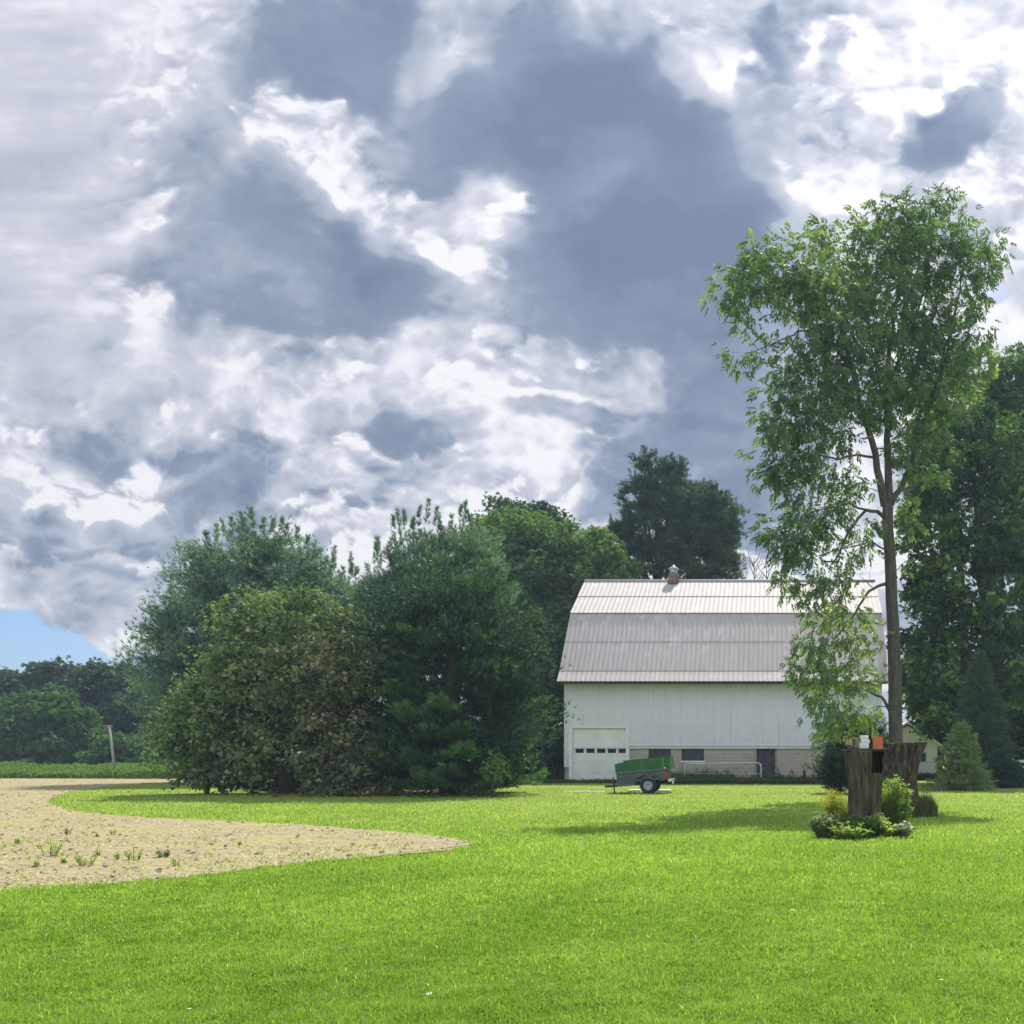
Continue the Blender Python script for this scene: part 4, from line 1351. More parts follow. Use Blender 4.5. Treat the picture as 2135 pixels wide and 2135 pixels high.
tree("white_pine", "large dark green pine with layered boughs reaching towards the barn", "pine tree", 940, 39.5,
     [(880, 1260, 90, 70), (960, 1290, 110, 80), (820, 1330, 100, 70), (900, 1390, 130, 100), (1020, 1370, 95, 80), (1030, 1440, 90, 55), (1050, 1480, 68, 40), (1060, 1300, 60, 60),
      (800, 1460, 110, 100), (940, 1490, 140, 90), (1045, 1540, 85, 50), (860, 1560, 150, 70), (1000, 1580, 110, 45), (760, 1570, 80, 60), (1035, 1385, 50, 40), (930, 1610, 170, 28)],
     L_PINED, 104, tmpl=TUFT, mode='pine', dens=0.34, csize=1.25, per=100, lsize=0.26, tint0=0.30, tvar=0.14, tr=0.4, shell=(0.3, 0.9), lead=0.5,  # low tint gives the inner foliage its shade by colour
     extra=boughs(np.random.RandomState(31), 945, 39.5, 1150, 212, 0.5, 15, 85, 0.24, 0.62))

tree("maple_tree", "round leafy tree in front of the blue green pine", "tree", 600, 40.0,
     [(590, 1330, 120, 105), (510, 1350, 70, 70), (660, 1330, 80, 90), (470, 1420, 60, 70), (560, 1450, 130, 110), (690, 1420, 75, 100), (420, 1490, 62, 75), (375, 1540, 42, 62), (470, 1560, 100, 80), (600, 1570, 140, 75)],
     L_OLIVE, 105, tmpl=SPRAY4, dens=0.95, csize=0.78, per=70, lsize=0.20, tint0=0.70, tvar=0.17, tr=0.3)

tree("crab_apple_tree", "small rusty brown tinged tree between the round leafy tree and the dark pine", "tree", 705, 37.8,
     [(705, 1350, 72, 75), (735, 1420, 60, 70), (650, 1420, 65, 65), (600, 1400, 48, 50), (700, 1480, 60, 60), (660, 1545, 55, 50), (730, 1550, 50, 45), (700, 1605, 60, 45), (760, 1600, 50, 45), (640, 1610, 50, 40)],
     L_BROWN, 106, tmpl=SPRAY4, dens=1.6, csize=0.5, per=44, lsize=0.18, tint0=0.55, tvar=0.22, tr=0.16)

tree("maple_tree", "pale green rounded tree rising just left of the barn roof", "tree", 1150, 71.0,
     [(1050, 1140, 95, 60), (1130, 1150, 90, 70), (1200, 1180, 80, 75), (1020, 1220, 90, 80), (1120, 1260, 130, 100), (1240, 1190, 55, 60), (1150, 1370, 120, 110), (1060, 1380, 90, 110), (1200, 1330, 70, 120)],
     L_BROAD, 107, tmpl=SPRAY5, dens=0.8, csize=1.05, per=64, lsize=0.30, tint0=0.66, tr=0.4)

tree("oak_tree", "dark flat topped crown showing over the pale green rounded tree", "tree", 1100, 80.0,
     [(1075, 1085, 62, 40), (1130, 1085, 50, 32), (1035, 1100, 26, 28), (1160, 1110, 30, 30), (1100, 1140, 95, 60), (1100, 1230, 90, 100)],
     L_FAR, 108, tmpl=SPRAY5, dens=1.2, csize=0.8, per=30, lsize=0.36, tint0=0.4, tr=0.4)

rs2 = np.random.RandomState(5)
tree("spruce_tree", "ragged tall dark conifer with a tufted top behind the barn ridge", "conifer", 1380, 74.0,
     [(1345, 958, 16, 14), (1365, 975, 40, 16), (1410, 968, 24, 14), (1420, 985, 14, 10), (1380, 1005, 38, 22), (1330, 1010, 26, 12), (1400, 1040, 60, 32), (1330, 1050, 36, 36), (1370, 1110, 80, 60),
      (1310, 1120, 32, 50), (1440, 1060, 50, 50), (1380, 1200, 90, 80), (1285, 1110, 18, 16)],
     L_SPRUCE, 109, tmpl=TUFT, mode='pine', dens=2.0, csize=0.5, per=34, lsize=0.30, tint0=0.45, tr=0.4, lead=0.15)

tree("spruce_tree", "dark rounded conifer crown at the right of the ragged tall conifer", "conifer", 1480, 72.0,
     [(1480, 1060, 48, 40), (1510, 1075, 30, 36), (1470, 1110, 62, 55), (1515, 1140, 26, 50), (1450, 1160, 70, 60), (1440, 1060, 36, 34), (1500, 1200, 40, 50)],
     L_SPRUCE, 110, tmpl=TUFT, mode='pine', dens=1.9, csize=0.55, per=36, lsize=0.30, tint0=0.5, tr=0.35)
tree("maple_tree", "bright green leafy crown between the pale rounded tree and the ragged conifer", "tree", 1275, 68.0,
     [(1270, 1150, 34, 34), (1245, 1120, 26, 20), (1290, 1185, 38, 40), (1250, 1210, 45, 50), (1270, 1300, 55, 90)],
     L_BROAD, 111, tmpl=SPRAY5, dens=1.4, csize=0.6, per=26, lsize=0.32, tint0=0.7, tr=0.25)

tree("far_tree", "dark leafy undergrowth tree in the gap left of the barn", "tree", 1120, 64.0,
     [(1110, 1400, 70, 120), (1150, 1500, 50, 100), (1090, 1560, 80, 80), (1160, 1590, 40, 60), (1130, 1620, 60, 26)],
     L_DARK, 112, tmpl=SPRAY5, dens=1.5, csize=0.7, per=34, lsize=0.30, tint0=0.3, tr=0.2, floor=0.05)
# bare twiggy saplings above the ridge
for k, (px, lab) in enumerate(((1572, "bare thin dead tree seen above the barn ridge, the taller of two"), (1598, "bare thin dead tree seen above the barn ridge, the shorter of two"))):
    Yb = 70.0
    rg = random.Random(40 + k)
    root = empty("dead_tree", ((px - CX) / PF * Yb, Yb, 0), lab, "dead tree", "bare trees behind the ridge")
    mb = MB()
    base = Vector(((px - CX) / PF * Yb, Yb, 0))
    H_ = P(px, 1160 if k == 0 else 1178, Yb).z
    mb.tube([base, base + Vector((.1, 0, H_ * .5)), base + Vector((0, 0, H_))], [.14, .08, .02], 6)
    mb.build("trunk", M_BARKD, root)
    mb = MB()
    for i in range(26):
        z0 = H_ * rg.uniform(0.62, 0.97)
        a = rg.uniform(0, 6.28)
        L_ = rg.uniform(.5, 1.5)
        p0 = base + Vector((0, 0, z0))
        p1 = p0 + Vector((math.cos(a) * L_ * .5, math.sin(a) * L_ * .5, L_ * .5))
        mb.tube([p0, p1, p1 + Vector((math.cos(a) * .2, math.sin(a) * .2, L_ * .6))], [.03, .02, .008], 4)
    mb.build("branches", M_BARKD, root)

# ---- far tree line at the left
far = [("far_tree", "broad dark blue green tree on the far left horizon, tallest of the tree line", 190, 104.0,
        [(180, 1425, 110, 45), (110, 1430, 75, 42), (250, 1440, 60, 42), (190, 1500, 130, 75), (60, 1470, 60, 50), (290, 1470, 40, 45)], L_FAR, .36),
       ("far_tree", "dark tree at the left frame edge of the far tree line", 0, 102.0,
        [(-20, 1450, 75, 45), (-60, 1500, 80, 80), (40, 1455, 40, 35), (20, 1540, 60, 50)], L_FAR, .34),
       ("far_tree", "dark tree in the dip between the far tree line and the big pine", 310, 98.0,
        [(300, 1490, 50, 55), (335, 1475, 35, 40), (330, 1550, 60, 60), (270, 1550, 40, 50)], L_FAR, .45),
       ("willow_tree", "soft rounded willow in front of the far left tree line", 90, 92.0,
        [(95, 1490, 60, 55), (40, 1520, 55, 55), (130, 1530, 60, 60), (170, 1560, 45, 45), (80, 1570, 110, 45), (20, 1580, 60, 40)], L_BROAD, .30),
       ("far_tree", "low bushy tree behind the leaning pole", 255, 88.0,
        [(250, 1560, 28, 34), (280, 1575, 30, 28), (225, 1580, 30, 25)], L_BROAD, .35),
       ("far_tree", "dark tree beyond the left frame edge", -180, 100.0,
        [(-180, 1450, 90, 60), (-240, 1500, 90, 80), (-120, 1520, 80, 70)], L_FAR, .4)]
for i, (nm, lab, px, Y, lb, mt, t0) in enumerate(far):
    tree(nm, lab, "tree", px, Y, lb, mt, 130 + i, group="trees of the far left tree line", tmpl=SPRAY5, dens=0.75, csize=1.1, per=34, lsize=0.5, tint0=t0, tr=0.4, shell=(0.35, 1.0))

# ---- dark trees at the right
tree("maple_tree", "huge dark maple filling the right side behind the spruces", "tree", 2075, 57.0,
     [(2080, 880, 60, 50), (2010, 920, 75, 70), (2090, 960, 95, 80), (1960, 1000, 75, 90), (2050, 1060, 120, 110), (1940, 1120, 60, 110), (2120, 1100, 100, 120), (1980, 1200, 95, 120),
      (2090, 1240, 110, 120), (1935, 1280, 50, 110), (2000, 1370, 90, 100), (2100, 1370, 100, 100), (1930, 1430, 45, 90), (2010, 1480, 100, 60)],
     L_DARK, 140, bark=M_BARKD, tmpl=SPRAY5, dens=0.46, csize=0.85, per=34, lsize=0.34, tint0=0.40, tvar=0.2, tr=0.42, shell=(0.35, 1.0))
tree("maple_tree", "hazy pale maple crown at the right frame edge above the dark maple", "tree", 2190, 66.0,
     [(2110, 800, 60, 50), (2180, 790, 90, 80), (2080, 850, 50, 50), (2150, 900, 100, 90), (2220, 1000, 130, 140), (2050, 830, 28, 40), (2200, 1200, 130, 180), (2230, 1400, 120, 120)],
     L_BROAD, 141, tmpl=SPRAY5, dens=0.9, csize=0.85, per=30, lsize=0.36, tint0=0.62, tr=0.45, shell=(0.4, 1.0))
tree("maple_tree", "leafy tree behind the tall forked tree right of its fork", "tree", 2020, 62.0,
     [(1990, 840, 60, 70), (2045, 760, 30, 32), (1960, 920, 70, 70), (2000, 760, 28, 34), (1930, 1010, 45, 60), (1900, 1100, 30, 60)],
     L_MAPLE, 142, tmpl=SPRAY5, dens=1.3, csize=0.65, per=24, lsize=0.30, tint0=0.65, tr=0.3, shell=(0.35, 1.0))
tree("far_tree", "dark leafy tree standing behind the shed", "tree", 1950, 72.0,
     [(1940, 1420, 60, 90), (1990, 1470, 80, 90), (1920, 1530, 45, 50), (2060, 1480, 90, 100), (2140, 1500, 90, 110)],
     L_FAR, 143, tmpl=SPRAY5, dens=1.1, csize=0.8, per=30, lsize=0.38, tint0=0.35, tr=0.35)


def spruce(name, label, px, Y, top_py, half_px, base_z, mat, seed, t0, layers=26, per=46, lsz=0.26, droop=0.25, cat="spruce"):
    """a conical spruce: whorls of boughs, each bough a flat spray of needle tufts"""
    rs = np.random.RandomState(seed)
    bx = (px - CX) / PF * Y
    Ht = P(px, top_py, Y).z
    Rm = half_px * Y / PF
    root = empty(name, (bx, Y, 0), label, cat)
    pos, direc = [], []
    for l in range(layers):
        f = l / (layers - 1)
        z = base_z + (Ht - 0.25 - base_z) * (f ** 0.9)
        r = Rm * (1 - f) ** 0.82 * rs.uniform(0.82, 1.12) + 0.10
        nb = max(4, int(11 * (1 - f) + 5))
        for b_ in range(nb):
            a = 2 * np.pi * b_ / nb + rs.uniform(-.3, .3)
            rr = r * rs.uniform(0.6, 1.3)
            k = max(6, int(per * rr / Rm) + 4)
            t = rs.rand(k) ** 0.6
            w = rs.randn(k) * 0.12 * (0.4 + rr) * t
            out = np.array([np.cos(a), np.sin(a), 0]); sd = np.array([-np.sin(a), np.cos(a), 0])
            zz = z + t * rr * (-droop) + (t ** 2) * rr * (droop + 0.05) + rs.randn(k) * 0.045
            q = np.array([bx, Y, 0]) + out * (t * rr)[:, None] + sd * w[:, None]
            q[:, 2] = zz
            pos.append(q)
            direc.append(unit(out * 1.0 + sd * (np.sign(w) * 0.5)[:, None] + [0, 0, 0.28] + rs.randn(k, 3) * 0.28))
    pos, direc = np.concatenate(pos), np.concatenate(direc)
    ok = pos[:, 2] > 0.03
    pos, direc = pos[ok], direc[ok]
    N = len(pos)
    ex = shoots(rs, [((bx, Y, Ht - 0.75), 0.75)], 1, n_t=40, lsize=lsz * .6, width=0.09)
    tint = np.clip(t0 + rs.randn(N) * 0.17, 0, 1)
    V, F, T = place_templates(TUFT[0], TUFT[1], pos, frames(unit(rs.randn(N, 3) * .6 + [0, 0, 1]), direc), lsz * rs.uniform(.7, 1.2, N), tint)
    V, F, T = np.concatenate([V, ex[0]]), np.concatenate([F, ex[1] + len(V)]), np.concatenate([T, ex[2]])
    link_mesh("crown", array_mesh("crown", V, F, T), mat, root)
    trunk("trunk", M_BARKD, root, [(bx, Y, -0.05), (bx, Y, Ht * .5), (bx, Y, Ht - .3)], [Rm * .09 + .03, Rm * .05 + .02, .015])
    return root


spruce("spruce_tree", "dark tall narrow spruce at the right behind the small lighter spruce", 2045, 50.0, 1355, 72, 0.15, L_SPRUCE, 150, 0.78, layers=24, per=44, lsz=0.24)
spruce("spruce_tree", "small light green spruce on the lawn right of the white shed", 2005, 44.5, 1498, 58, 0.05, L_YSPR, 151, 0.72, layers=15, per=70, lsz=0.16, droop=-0.15)
spruce("spruce_tree", "low dark spruce between the small light spruce and the white fence", 2085, 48.0, 1560, 55, 0.05, L_SPRUCE, 152, 0.35, layers=16, per=40, lsz=0.22)
tree("juniper_bush", "dark upright evergreen bush hiding the right corner of the barn", "bush", 1745, 41.0,
     [(1752, 1580, 40, 50), (1738, 1615, 34, 34), (1770, 1615, 36, 36), (1755, 1530, 30, 32), (1790, 1580, 30, 60), (1765, 1632, 42, 20), (1795, 1528, 42, 26), (1828, 1548, 28, 34), (1808, 1600, 45, 50)],
     L_SPRUCE, 153, tmpl=TUFT, mode='pine', dens=5.0, csize=0.40, per=34, lsize=0.18, tint0=0.3, tr=0.12, shell=(0.3, 1.0), floor=0.05)
tree("shrub", "small bright leafed shrub at the foot of the dark pine near the barn", "shrub", 1027, 37.0,
     [(1027, 1590, 22, 26), (1020, 1608, 24, 22), (1040, 1610, 18, 18)],
     L_BROAD, 154, tmpl=SPRAY4, dens=5.0, csize=0.3, per=16, lsize=0.14, tint0=0.8, tr=0.05, shell=(0.2, 1.0), floor=0.05)
tree("shrub", "dark shrub at the left foot of the tree group beside the field", "shrub", 430, 40.5,
     [(430, 1610, 40, 30), (470, 1600, 50, 40), (410, 1600, 22, 26), (520, 1615, 60, 32)],
     L_OLIVE, 155, tmpl=SPRAY4, dens=3.0, csize=0.4, per=22, lsize=0.18, tint0=0.25, tr=0.08, shell=(0.2, 1.0), floor=0.05)
tree("shrub", "dark undergrowth shrub below the round leafy tree", "shrub", 680, 42.0,
     [(620, 1612, 60, 30), (700, 1610, 60, 34), (760, 1615, 50, 28), (830, 1618, 50, 25), (1050, 1595, 50, 50)],
     L_OLIVE, 156, tmpl=SPRAY4, dens=2.4, csize=0.4, per=22, lsize=0.22, tint0=0.2, tr=0.08, shell=(0.2, 1.0), floor=0.05)
# ------------------------------------------------------------------ the tall forked tree in the foreground
TYB = 36.0


def pinnate(pairs, seed):
    """a compound leaf: drooping leaflets in pairs along a thin bent stalk"""
    rs = np.random.RandomState(seed)
    V, F = [], []
    for i in range(pairs * 2 + 1):
        t = 0.25 + 0.75 * (i // 2) / pairs
        sgn = 0 if i == pairs * 2 else (1 if i % 2 else -1)
        o = np.array([0, t * 0.8, -0.22 * t * t])
        a = sgn * rs.uniform(.75, 1.1)
        d = np.array([math.sin(a), math.cos(a), -0.45 - .2 * rs.rand()])
        L, w = .46 * rs.uniform(.85, 1.1), .085
        s = np.array([math.cos(a), -math.sin(a), rs.uniform(-.5, .5)])
        b = len(V)
        V += [o, o + d * L * .45 + s * w, o + d * L, o + d * L * .45 - s * w]
        F += [(b, b + 1, b + 2), (b, b + 2, b + 3)]
    return np.array(V, np.float32), np.array(F)


PALM7 = pinnate(4, 12)


M_BARKG = bark_mat("grey_bark", (0.13, 0.12, 0.105), (0.05, 0.045, 0.04))


def big_tree():
    Y = TYB
    rs = np.random.RandomState(77)
    rg = random.Random(77)
    root = empty("ash_tree", ((1868 - CX) / PF * Y, Y, 0), "tall slender leafy tree with bare trunk standing behind the broad stump", "tree")
    k = Y / PF
    q = lambda px, py, dy=0.0: P(px, py, Y + dy)
    mb = MB()
    nodes = []          # (point, radius, order) to which twigs attach

    def limb(pts, r0, r1, sides=10, wob=0.0):
        v = [q(*p) for p in pts]
        out = []
        for i in range(len(v) - 1):
            n = max(2, int((v[i + 1] - v[i]).length / 0.6))
            for j in range(n):
                out.append(v[i].lerp(v[i + 1], j / n))
        out.append(v[-1])
        out = [p + Vector((rg.gauss(0, wob), rg.gauss(0, wob), rg.gauss(0, wob))) for p in out]
        L = len(out) - 1
        rad = [r0 + (r1 - r0) * (i / L) ** 0.85 for i in range(L + 1)]
        mb.tube(out, rad, sides)
        for p, r in zip(out, rad):
            nodes.append((p, r))
    base = P(1868, 1640, Y)
    limb([(1870, 1665), (1868, 1640), (1866, 1545), (1866, 1480), (1865, 1400), (1861, 1300), (1857, 1200), (1852, 1100), (1850, 1050)], 17 * k, 11 * k, 14, 0.012)
    limb([(1849, 1055, 0), (1836, 1000, -.2), (1822, 950, -.4), (1808, 890, -.6), (1795, 840, -.8), (1785, 790, -1), (1770, 740, -1.2), (1755, 690, -1.4), (1748, 640, -1.2), (1745, 590, -1)], 9 * k, 1.5 * k, 10, .03)
    limb([(1851, 1055, 0), (1852, 1000, .2), (1850, 920, .4), (1848, 840, .3), (1852, 760, .2), (1862, 690, 0), (1870, 620, 0), (1880, 540, .3), (1885, 480, .5)], 9.5 * k, 1.4 * k, 10, .03)
    limb([(1858, 1050, 0), (1880, 1015, .4), (1900, 970, .7), (1915, 920, 1.0), (1935, 860, 1.3), (1960, 790, 1.5), (1985, 700, 1.6), (1995, 640, 1.6), (2005, 570, 1.5)], 7 * k, 1.3 * k, 8, .03)
    # limbs of the upper left spray
    limb([(1790, 815, -.9), (1770, 760, -1.5), (1735, 715, -2), (1700, 690, -2.4), (1660, 655, -2.8), (1625, 635, -3), (1585, 600, -3.2)], 4.2 * k, 1 * k, 8, .03)
    limb([(1700, 690, -2.4), (1665, 690, -2.6), (1640, 705, -2.8), (1600, 720, -3), (1560, 735, -3.2)], 2 * k, .6 * k, 6, .02)
    limb([(1665, 690, -2.6), (1650, 720, -2.6), (1620, 745, -2.8), (1590, 760, -3)], 1.6 * k, .5 * k, 6, .02)
    limb([(1760, 700, -1.4), (1745, 660, -1.6), (1735, 600, -2), (1720, 540, -2.2)], 2.6 * k, .8 * k, 6, .03)
    limb([(1852, 800, .2), (1875, 740, 1), (1905, 680, 1.8), (1925, 600, 2.2), (1940, 520, 2.4), (1950, 440, 2.2)], 4 * k, .9 * k, 8, .03)
    limb([(1930, 860, 1.2), (1970, 800, 1.0), (2000, 740, .6), (2020, 700, .4)], 3 * k, .8 * k, 6, .03)
    limb([(1955, 800, 1.5), (1975, 700, 2.2), (2000, 610, 2.6), (2030, 555, 2.8)], 3 * k, .8 * k, 6, .03)
    limb([(1850, 860, .3), (1830, 780, .8), (1815, 700, 1.4), (1800, 620, 1.6), (1790, 550, 1.6)], 3.6 * k, .9 * k, 8, .03)
    limb([(1915, 920, 1.0), (1960, 890, 1.4), (2010, 850, 1.6)], 2.6 * k, .8 * k, 6, .03)
    # lower left limbs
    limb([(1845, 1078, 0), (1828, 1066, -.4), (1806, 1065, -.9), (1790, 1080, -1.2), (1768, 1110, -1.6), (1752, 1145, -1.9), (1738, 1172, -2.1), (1715, 1172, -2.4)], 4.5 * k, 1.4 * k, 8, .02)
    limb([(1806, 1065, -.9), (1770, 1050, -1.4), (1720, 1060, -2.0), (1670, 1080, -2.5), (1620, 1105, -2.9)], 2.6 * k, .8 * k, 6, .03)
    limb([(1822, 950, -.4), (1790, 950, -1), (1750, 960, -1.6), (1700, 950, -2.2), (1650, 960, -2.6), (1600, 960, -2.8)], 3 * k, .8 * k, 6, .03)
    limb([(1808, 890, -.6), (1770, 870, -1.4), (1710, 860, -2.0), (1650, 850, -2.6)], 2.6 * k, .8 * k, 6, .03)
    limb([(1850, 1218, 0), (1830, 1222, -.5), (1812, 1232, -.9), (1800, 1250, -1.2), (1790, 1268, -1.3), (1768, 1300, -1.6), (1740, 1330, -1.9)], 4 * k, 1.2 * k, 8, .02)
    limb([(1856, 1486, 0), (1845, 1462, -.3), (1826, 1448, -.7), (1800, 1436, -1.1), (1760, 1432, -1.6), (1715, 1425, -2.0)], 4 * k, 1.0 * k, 8, .02)
    limb([(1849, 1150, 0), (1815, 1130, -.8), (1780, 1140, -1.5), (1730, 1150, -2.0), (1680, 1170, -2.4)], 2 * k, .7 * k, 6, .03)

    clumps = [(1965, 405, 24), (1955, 425, 20), (1850, 440, 34), (1900, 440, 38), (1940, 460, 38), (1795, 475, 28), (1830, 490, 42), (1880, 500, 48), (1930, 510, 48), (1985, 492, 36), (2010, 460, 22), (2040, 505, 32),
              (2065, 515, 24), (2080, 540, 20), (2050, 560, 30), (2000, 540, 42), (1712, 480, 24), (1700, 512, 30), (1738, 522, 28), (1768, 505, 20), (1600, 512, 22), (1632, 512, 20), (1580, 538, 28),
              (1556, 562, 24), (1530, 568, 18), (1620, 560, 30), (1598, 592, 30), (1560, 602, 26), (1522, 602, 20), (1508, 622, 14), (1542, 624, 18), (1670, 562, 36), (1700, 582, 42), (1742, 582, 46),
              (1790, 562, 46), (1782, 612, 46), (1650, 622, 32), (1692, 642, 38), (1742, 652, 42), (1640, 592, 26), (1542, 662, 12), (1560, 680, 12), (1555, 702, 14), (1530, 736, 12), (1542, 762, 12),
              (1592, 722, 14), (1602, 742, 14), (1622, 702, 12), (1662, 712, 18), (1600, 768, 10), (1642, 742, 12), (1850, 560, 50), (1900, 580, 50), (1950, 590, 44), (1830, 622, 44), (1880, 650, 50),
              (1930, 652, 44), (1980, 642, 34), (2020, 602, 30), (2042, 622, 24), (2032, 652, 20), (2010, 672, 20), (2046, 682, 16), (1990, 702, 30), (2038, 702, 20), (1722, 722, 40), (1760, 702, 40),
              (1800, 692, 46), (1850, 712, 50), (1900, 722, 50), (1948, 722, 44), (1682, 762, 28), (1722, 782, 38), (1780, 762, 44), (1830, 782, 48), (1890, 792, 48), (1948, 782, 42), (1995, 760, 34),
              (1652, 792, 24), (1612, 822, 22), (1642, 832, 26), (1690, 832, 34), (1742, 832, 38), (1790, 842, 38), (1850, 852, 46), (1908, 852, 42), (1962, 842, 34), (2005, 820, 26),
              (1592, 862, 18), (1620, 882, 28), (1660, 882, 30), (1700, 892, 34), (1750, 892, 28), (1602, 902, 20), (1640, 922, 32), (1680, 932, 28), (1582, 966, 16), (1610, 972, 28), (1650, 976, 32),
              (1690, 966, 24), (1740, 960, 18), (1772, 930, 20), (1884, 912, 32), (1930, 922, 34), (1900, 962, 26), (1940, 985, 24), (1627, 1012, 24), (1660, 1020, 24), (1700, 1002, 24), (1742, 1002, 18),
              (1780, 990, 18), (1800, 1012, 16), (1882, 1000, 14), (1772, 1040, 26), (1742, 1060, 24), (1700, 1072, 28), (1660, 1082, 28), (1612, 1100, 24), (1598, 1125, 16), (1640, 1122, 28),
              (1682, 1116, 28), (1720, 1112, 24), (1800, 1112, 18), (1792, 1138, 18), (1822, 1080, 10), (1640, 1160, 24), (1672, 1150, 28), (1702, 1172, 18), (1762, 1160, 16), (1742, 1200, 18), (1782, 1192, 9),
              (1640, 1200, 18), (1644, 1232, 20), (1680, 1240, 24), (1710, 1222, 24), (1740, 1240, 22), (1760, 1262, 18), (1796, 1200, 9), (1712, 1290, 24), (1750, 1292, 24), (1790, 1282, 22),
              (1682, 1330, 18), (1702, 1350, 24), (1732, 1332, 24), (1780, 1332, 24), (1818, 1300, 14), (1818, 1350, 18), (1672, 1382, 22), (1700, 1392, 24), (1660, 1410, 16), (1740, 1382, 24),
              (1780, 1382, 24), (1818, 1390, 14), (1692, 1430, 22), (1722, 1460, 26), (1762, 1430, 26), (1800, 1430, 22), (1740, 1490, 26), (1780, 1480, 26), (1815, 1480, 16), (1702, 1490, 14),
              (1728, 1518, 15), (1768, 1515, 24), (1806, 1508, 14), (1722, 1532, 9), (1895, 1050, 10), (1905, 1075, 12), (1890, 1100, 8), (1880, 1180, 8)]
    pos, direc, tint = [], [], []
    nodes0 = [n[0] for n in nodes]
    items = []
    for (px, py, r) in clumps:
        m = max(1, int((r / 13.0) ** 2 * 1.08))
        for _ in range(m):
            a, rr = rs.rand() * 2 * np.pi, max(4, r - 7) * math.sqrt(rs.rand())
            x_, y_ = px + rr * math.cos(a), py + rr * math.sin(a)
            near = min(nodes, key=lambda n: (n[0].x - q(x_, y_).x) ** 2 + (n[0].z - q(x_, y_).z) ** 2)
            dy = near[0].y - Y + rs.randn() * r * k * 0.9
            items.append((q(x_, y_, dy), px, py))
    items.sort(key=lambda it: min((it[0] - n).length for n in nodes0))
    att = [(p, r) for p, r in nodes]
    for (c, px, py) in items:
        best, bd = None, 1e9
        for p, r in att:
            d = (p - c).length + (0.35 * max(0, p.z - c.z))
            if d < bd: best, bd, br = p, d, r
        if bd > 0.15:
            mid_ = best.lerp(c, .55) + Vector((rg.gauss(0, .06), rg.gauss(0, .06), 0.08 * (c - best).length))
            r0 = min(br * .7, 0.012 + 0.014 * (c - best).length)
            mb.tube([best, mid_, c], [r0, r0 * .7, .006], 4, cap=False)
            att.append((mid_, r0 * .8))
            att.append((c, 0.008))
        n = int(rs.uniform(9, 16))
        yel = 0.62 if (py > 1280 and px > 1690) else (0.52 if px < 1800 and py < 760 else 0.38)
        t0 = yel + rs.randn() * .09
        outd = unit(np.array(c - best) + rs.randn(3) * .1)
        for _ in range(n):
            o = np.clip(rs.randn(3), -1.8, 1.8) * [.24, .24, .19]
            pos.append(np.array(c) + o)
            direc.append(unit(outd * .5 + unit(o) * .6 + rs.randn(3) * .35 + [-.15, 0, -.55]))
            tint.append(t0 + rs.randn() * .13)
    mb.build("trunk", M_BARKG, root)
    pos, direc = np.array(pos), np.array(direc)
    N = len(pos)
    nrm = unit(rs.randn(N, 3) * .6 + [0, 0, .8])
    V, F, T = place_templates(PALM7[0], PALM7[1], pos, frames(nrm, direc), rs.uniform(.26, .44, N), np.clip(tint, 0, 1))
    link_mesh("crown", array_mesh("crown", V, F, T), L_MAPLE, root)


big_tree()
# ------------------------------------------------------------------ the two tall stumps and what stands on them
def stump_wood(name):
    m, t = new_mat(name)
    tc = nd(t, 'ShaderNodeTexCoord').outputs['Object']
    mp = nd(t, 'ShaderNodeMapping', {'Vector': tc, 'Scale': (1, 1, 0.09)}).outputs[0]
    n = nd(t, 'ShaderNodeTexNoise', {'Vector': mp, 'Scale': 16.0, 'Detail': 8.0, 'Roughness': 0.7, 'Distortion': 0.4}).outputs['Fac']
    n2 = nd(t, 'ShaderNodeTexNoise', {'Vector': tc, 'Scale': 3.0, 'Detail': 4.0}).outputs['Fac']
    c = ramp(t, n, [(0.30, (0.013, 0.010, 0.008)), (0.44, (0.05, 0.038, 0.026)), (0.56, (0.11, 0.088, 0.058)), (0.70, (0.27, 0.22, 0.155))])
    c = nd(t, 'ShaderNodeMix', {0: mapr(t, n2, 0.45, 0.7, 0.0, 0.5), 6: c, 7: (0.10, 0.095, 0.055, 1)}, data_type='RGBA').outputs[2]
    p = principled(t, Base_Color=c, Roughness=0.9, Specular_IOR_Level=0.15)
    b = nd(t, 'ShaderNodeBump', {'Height': n, 'Distance': 0.03, 'Strength': 1.0})
    t.links.new(b.outputs[0], p.inputs['Normal'])
    nd(t, 'ShaderNodeOutputMaterial', {0: p.outputs[0]})
    return m


M_STUMP = stump_wood("weathered_stump_wood")
M_ROT = simple_mat("rotten_hollow", (0.024, 0.019, 0.015), 1.0, var=0.3, scale=14, bump=0.02, spec=0.0)
M_CUT = simple_mat("grey_cut_wood", (0.20, 0.16, 0.12), 0.9, var=0.25, scale=12)


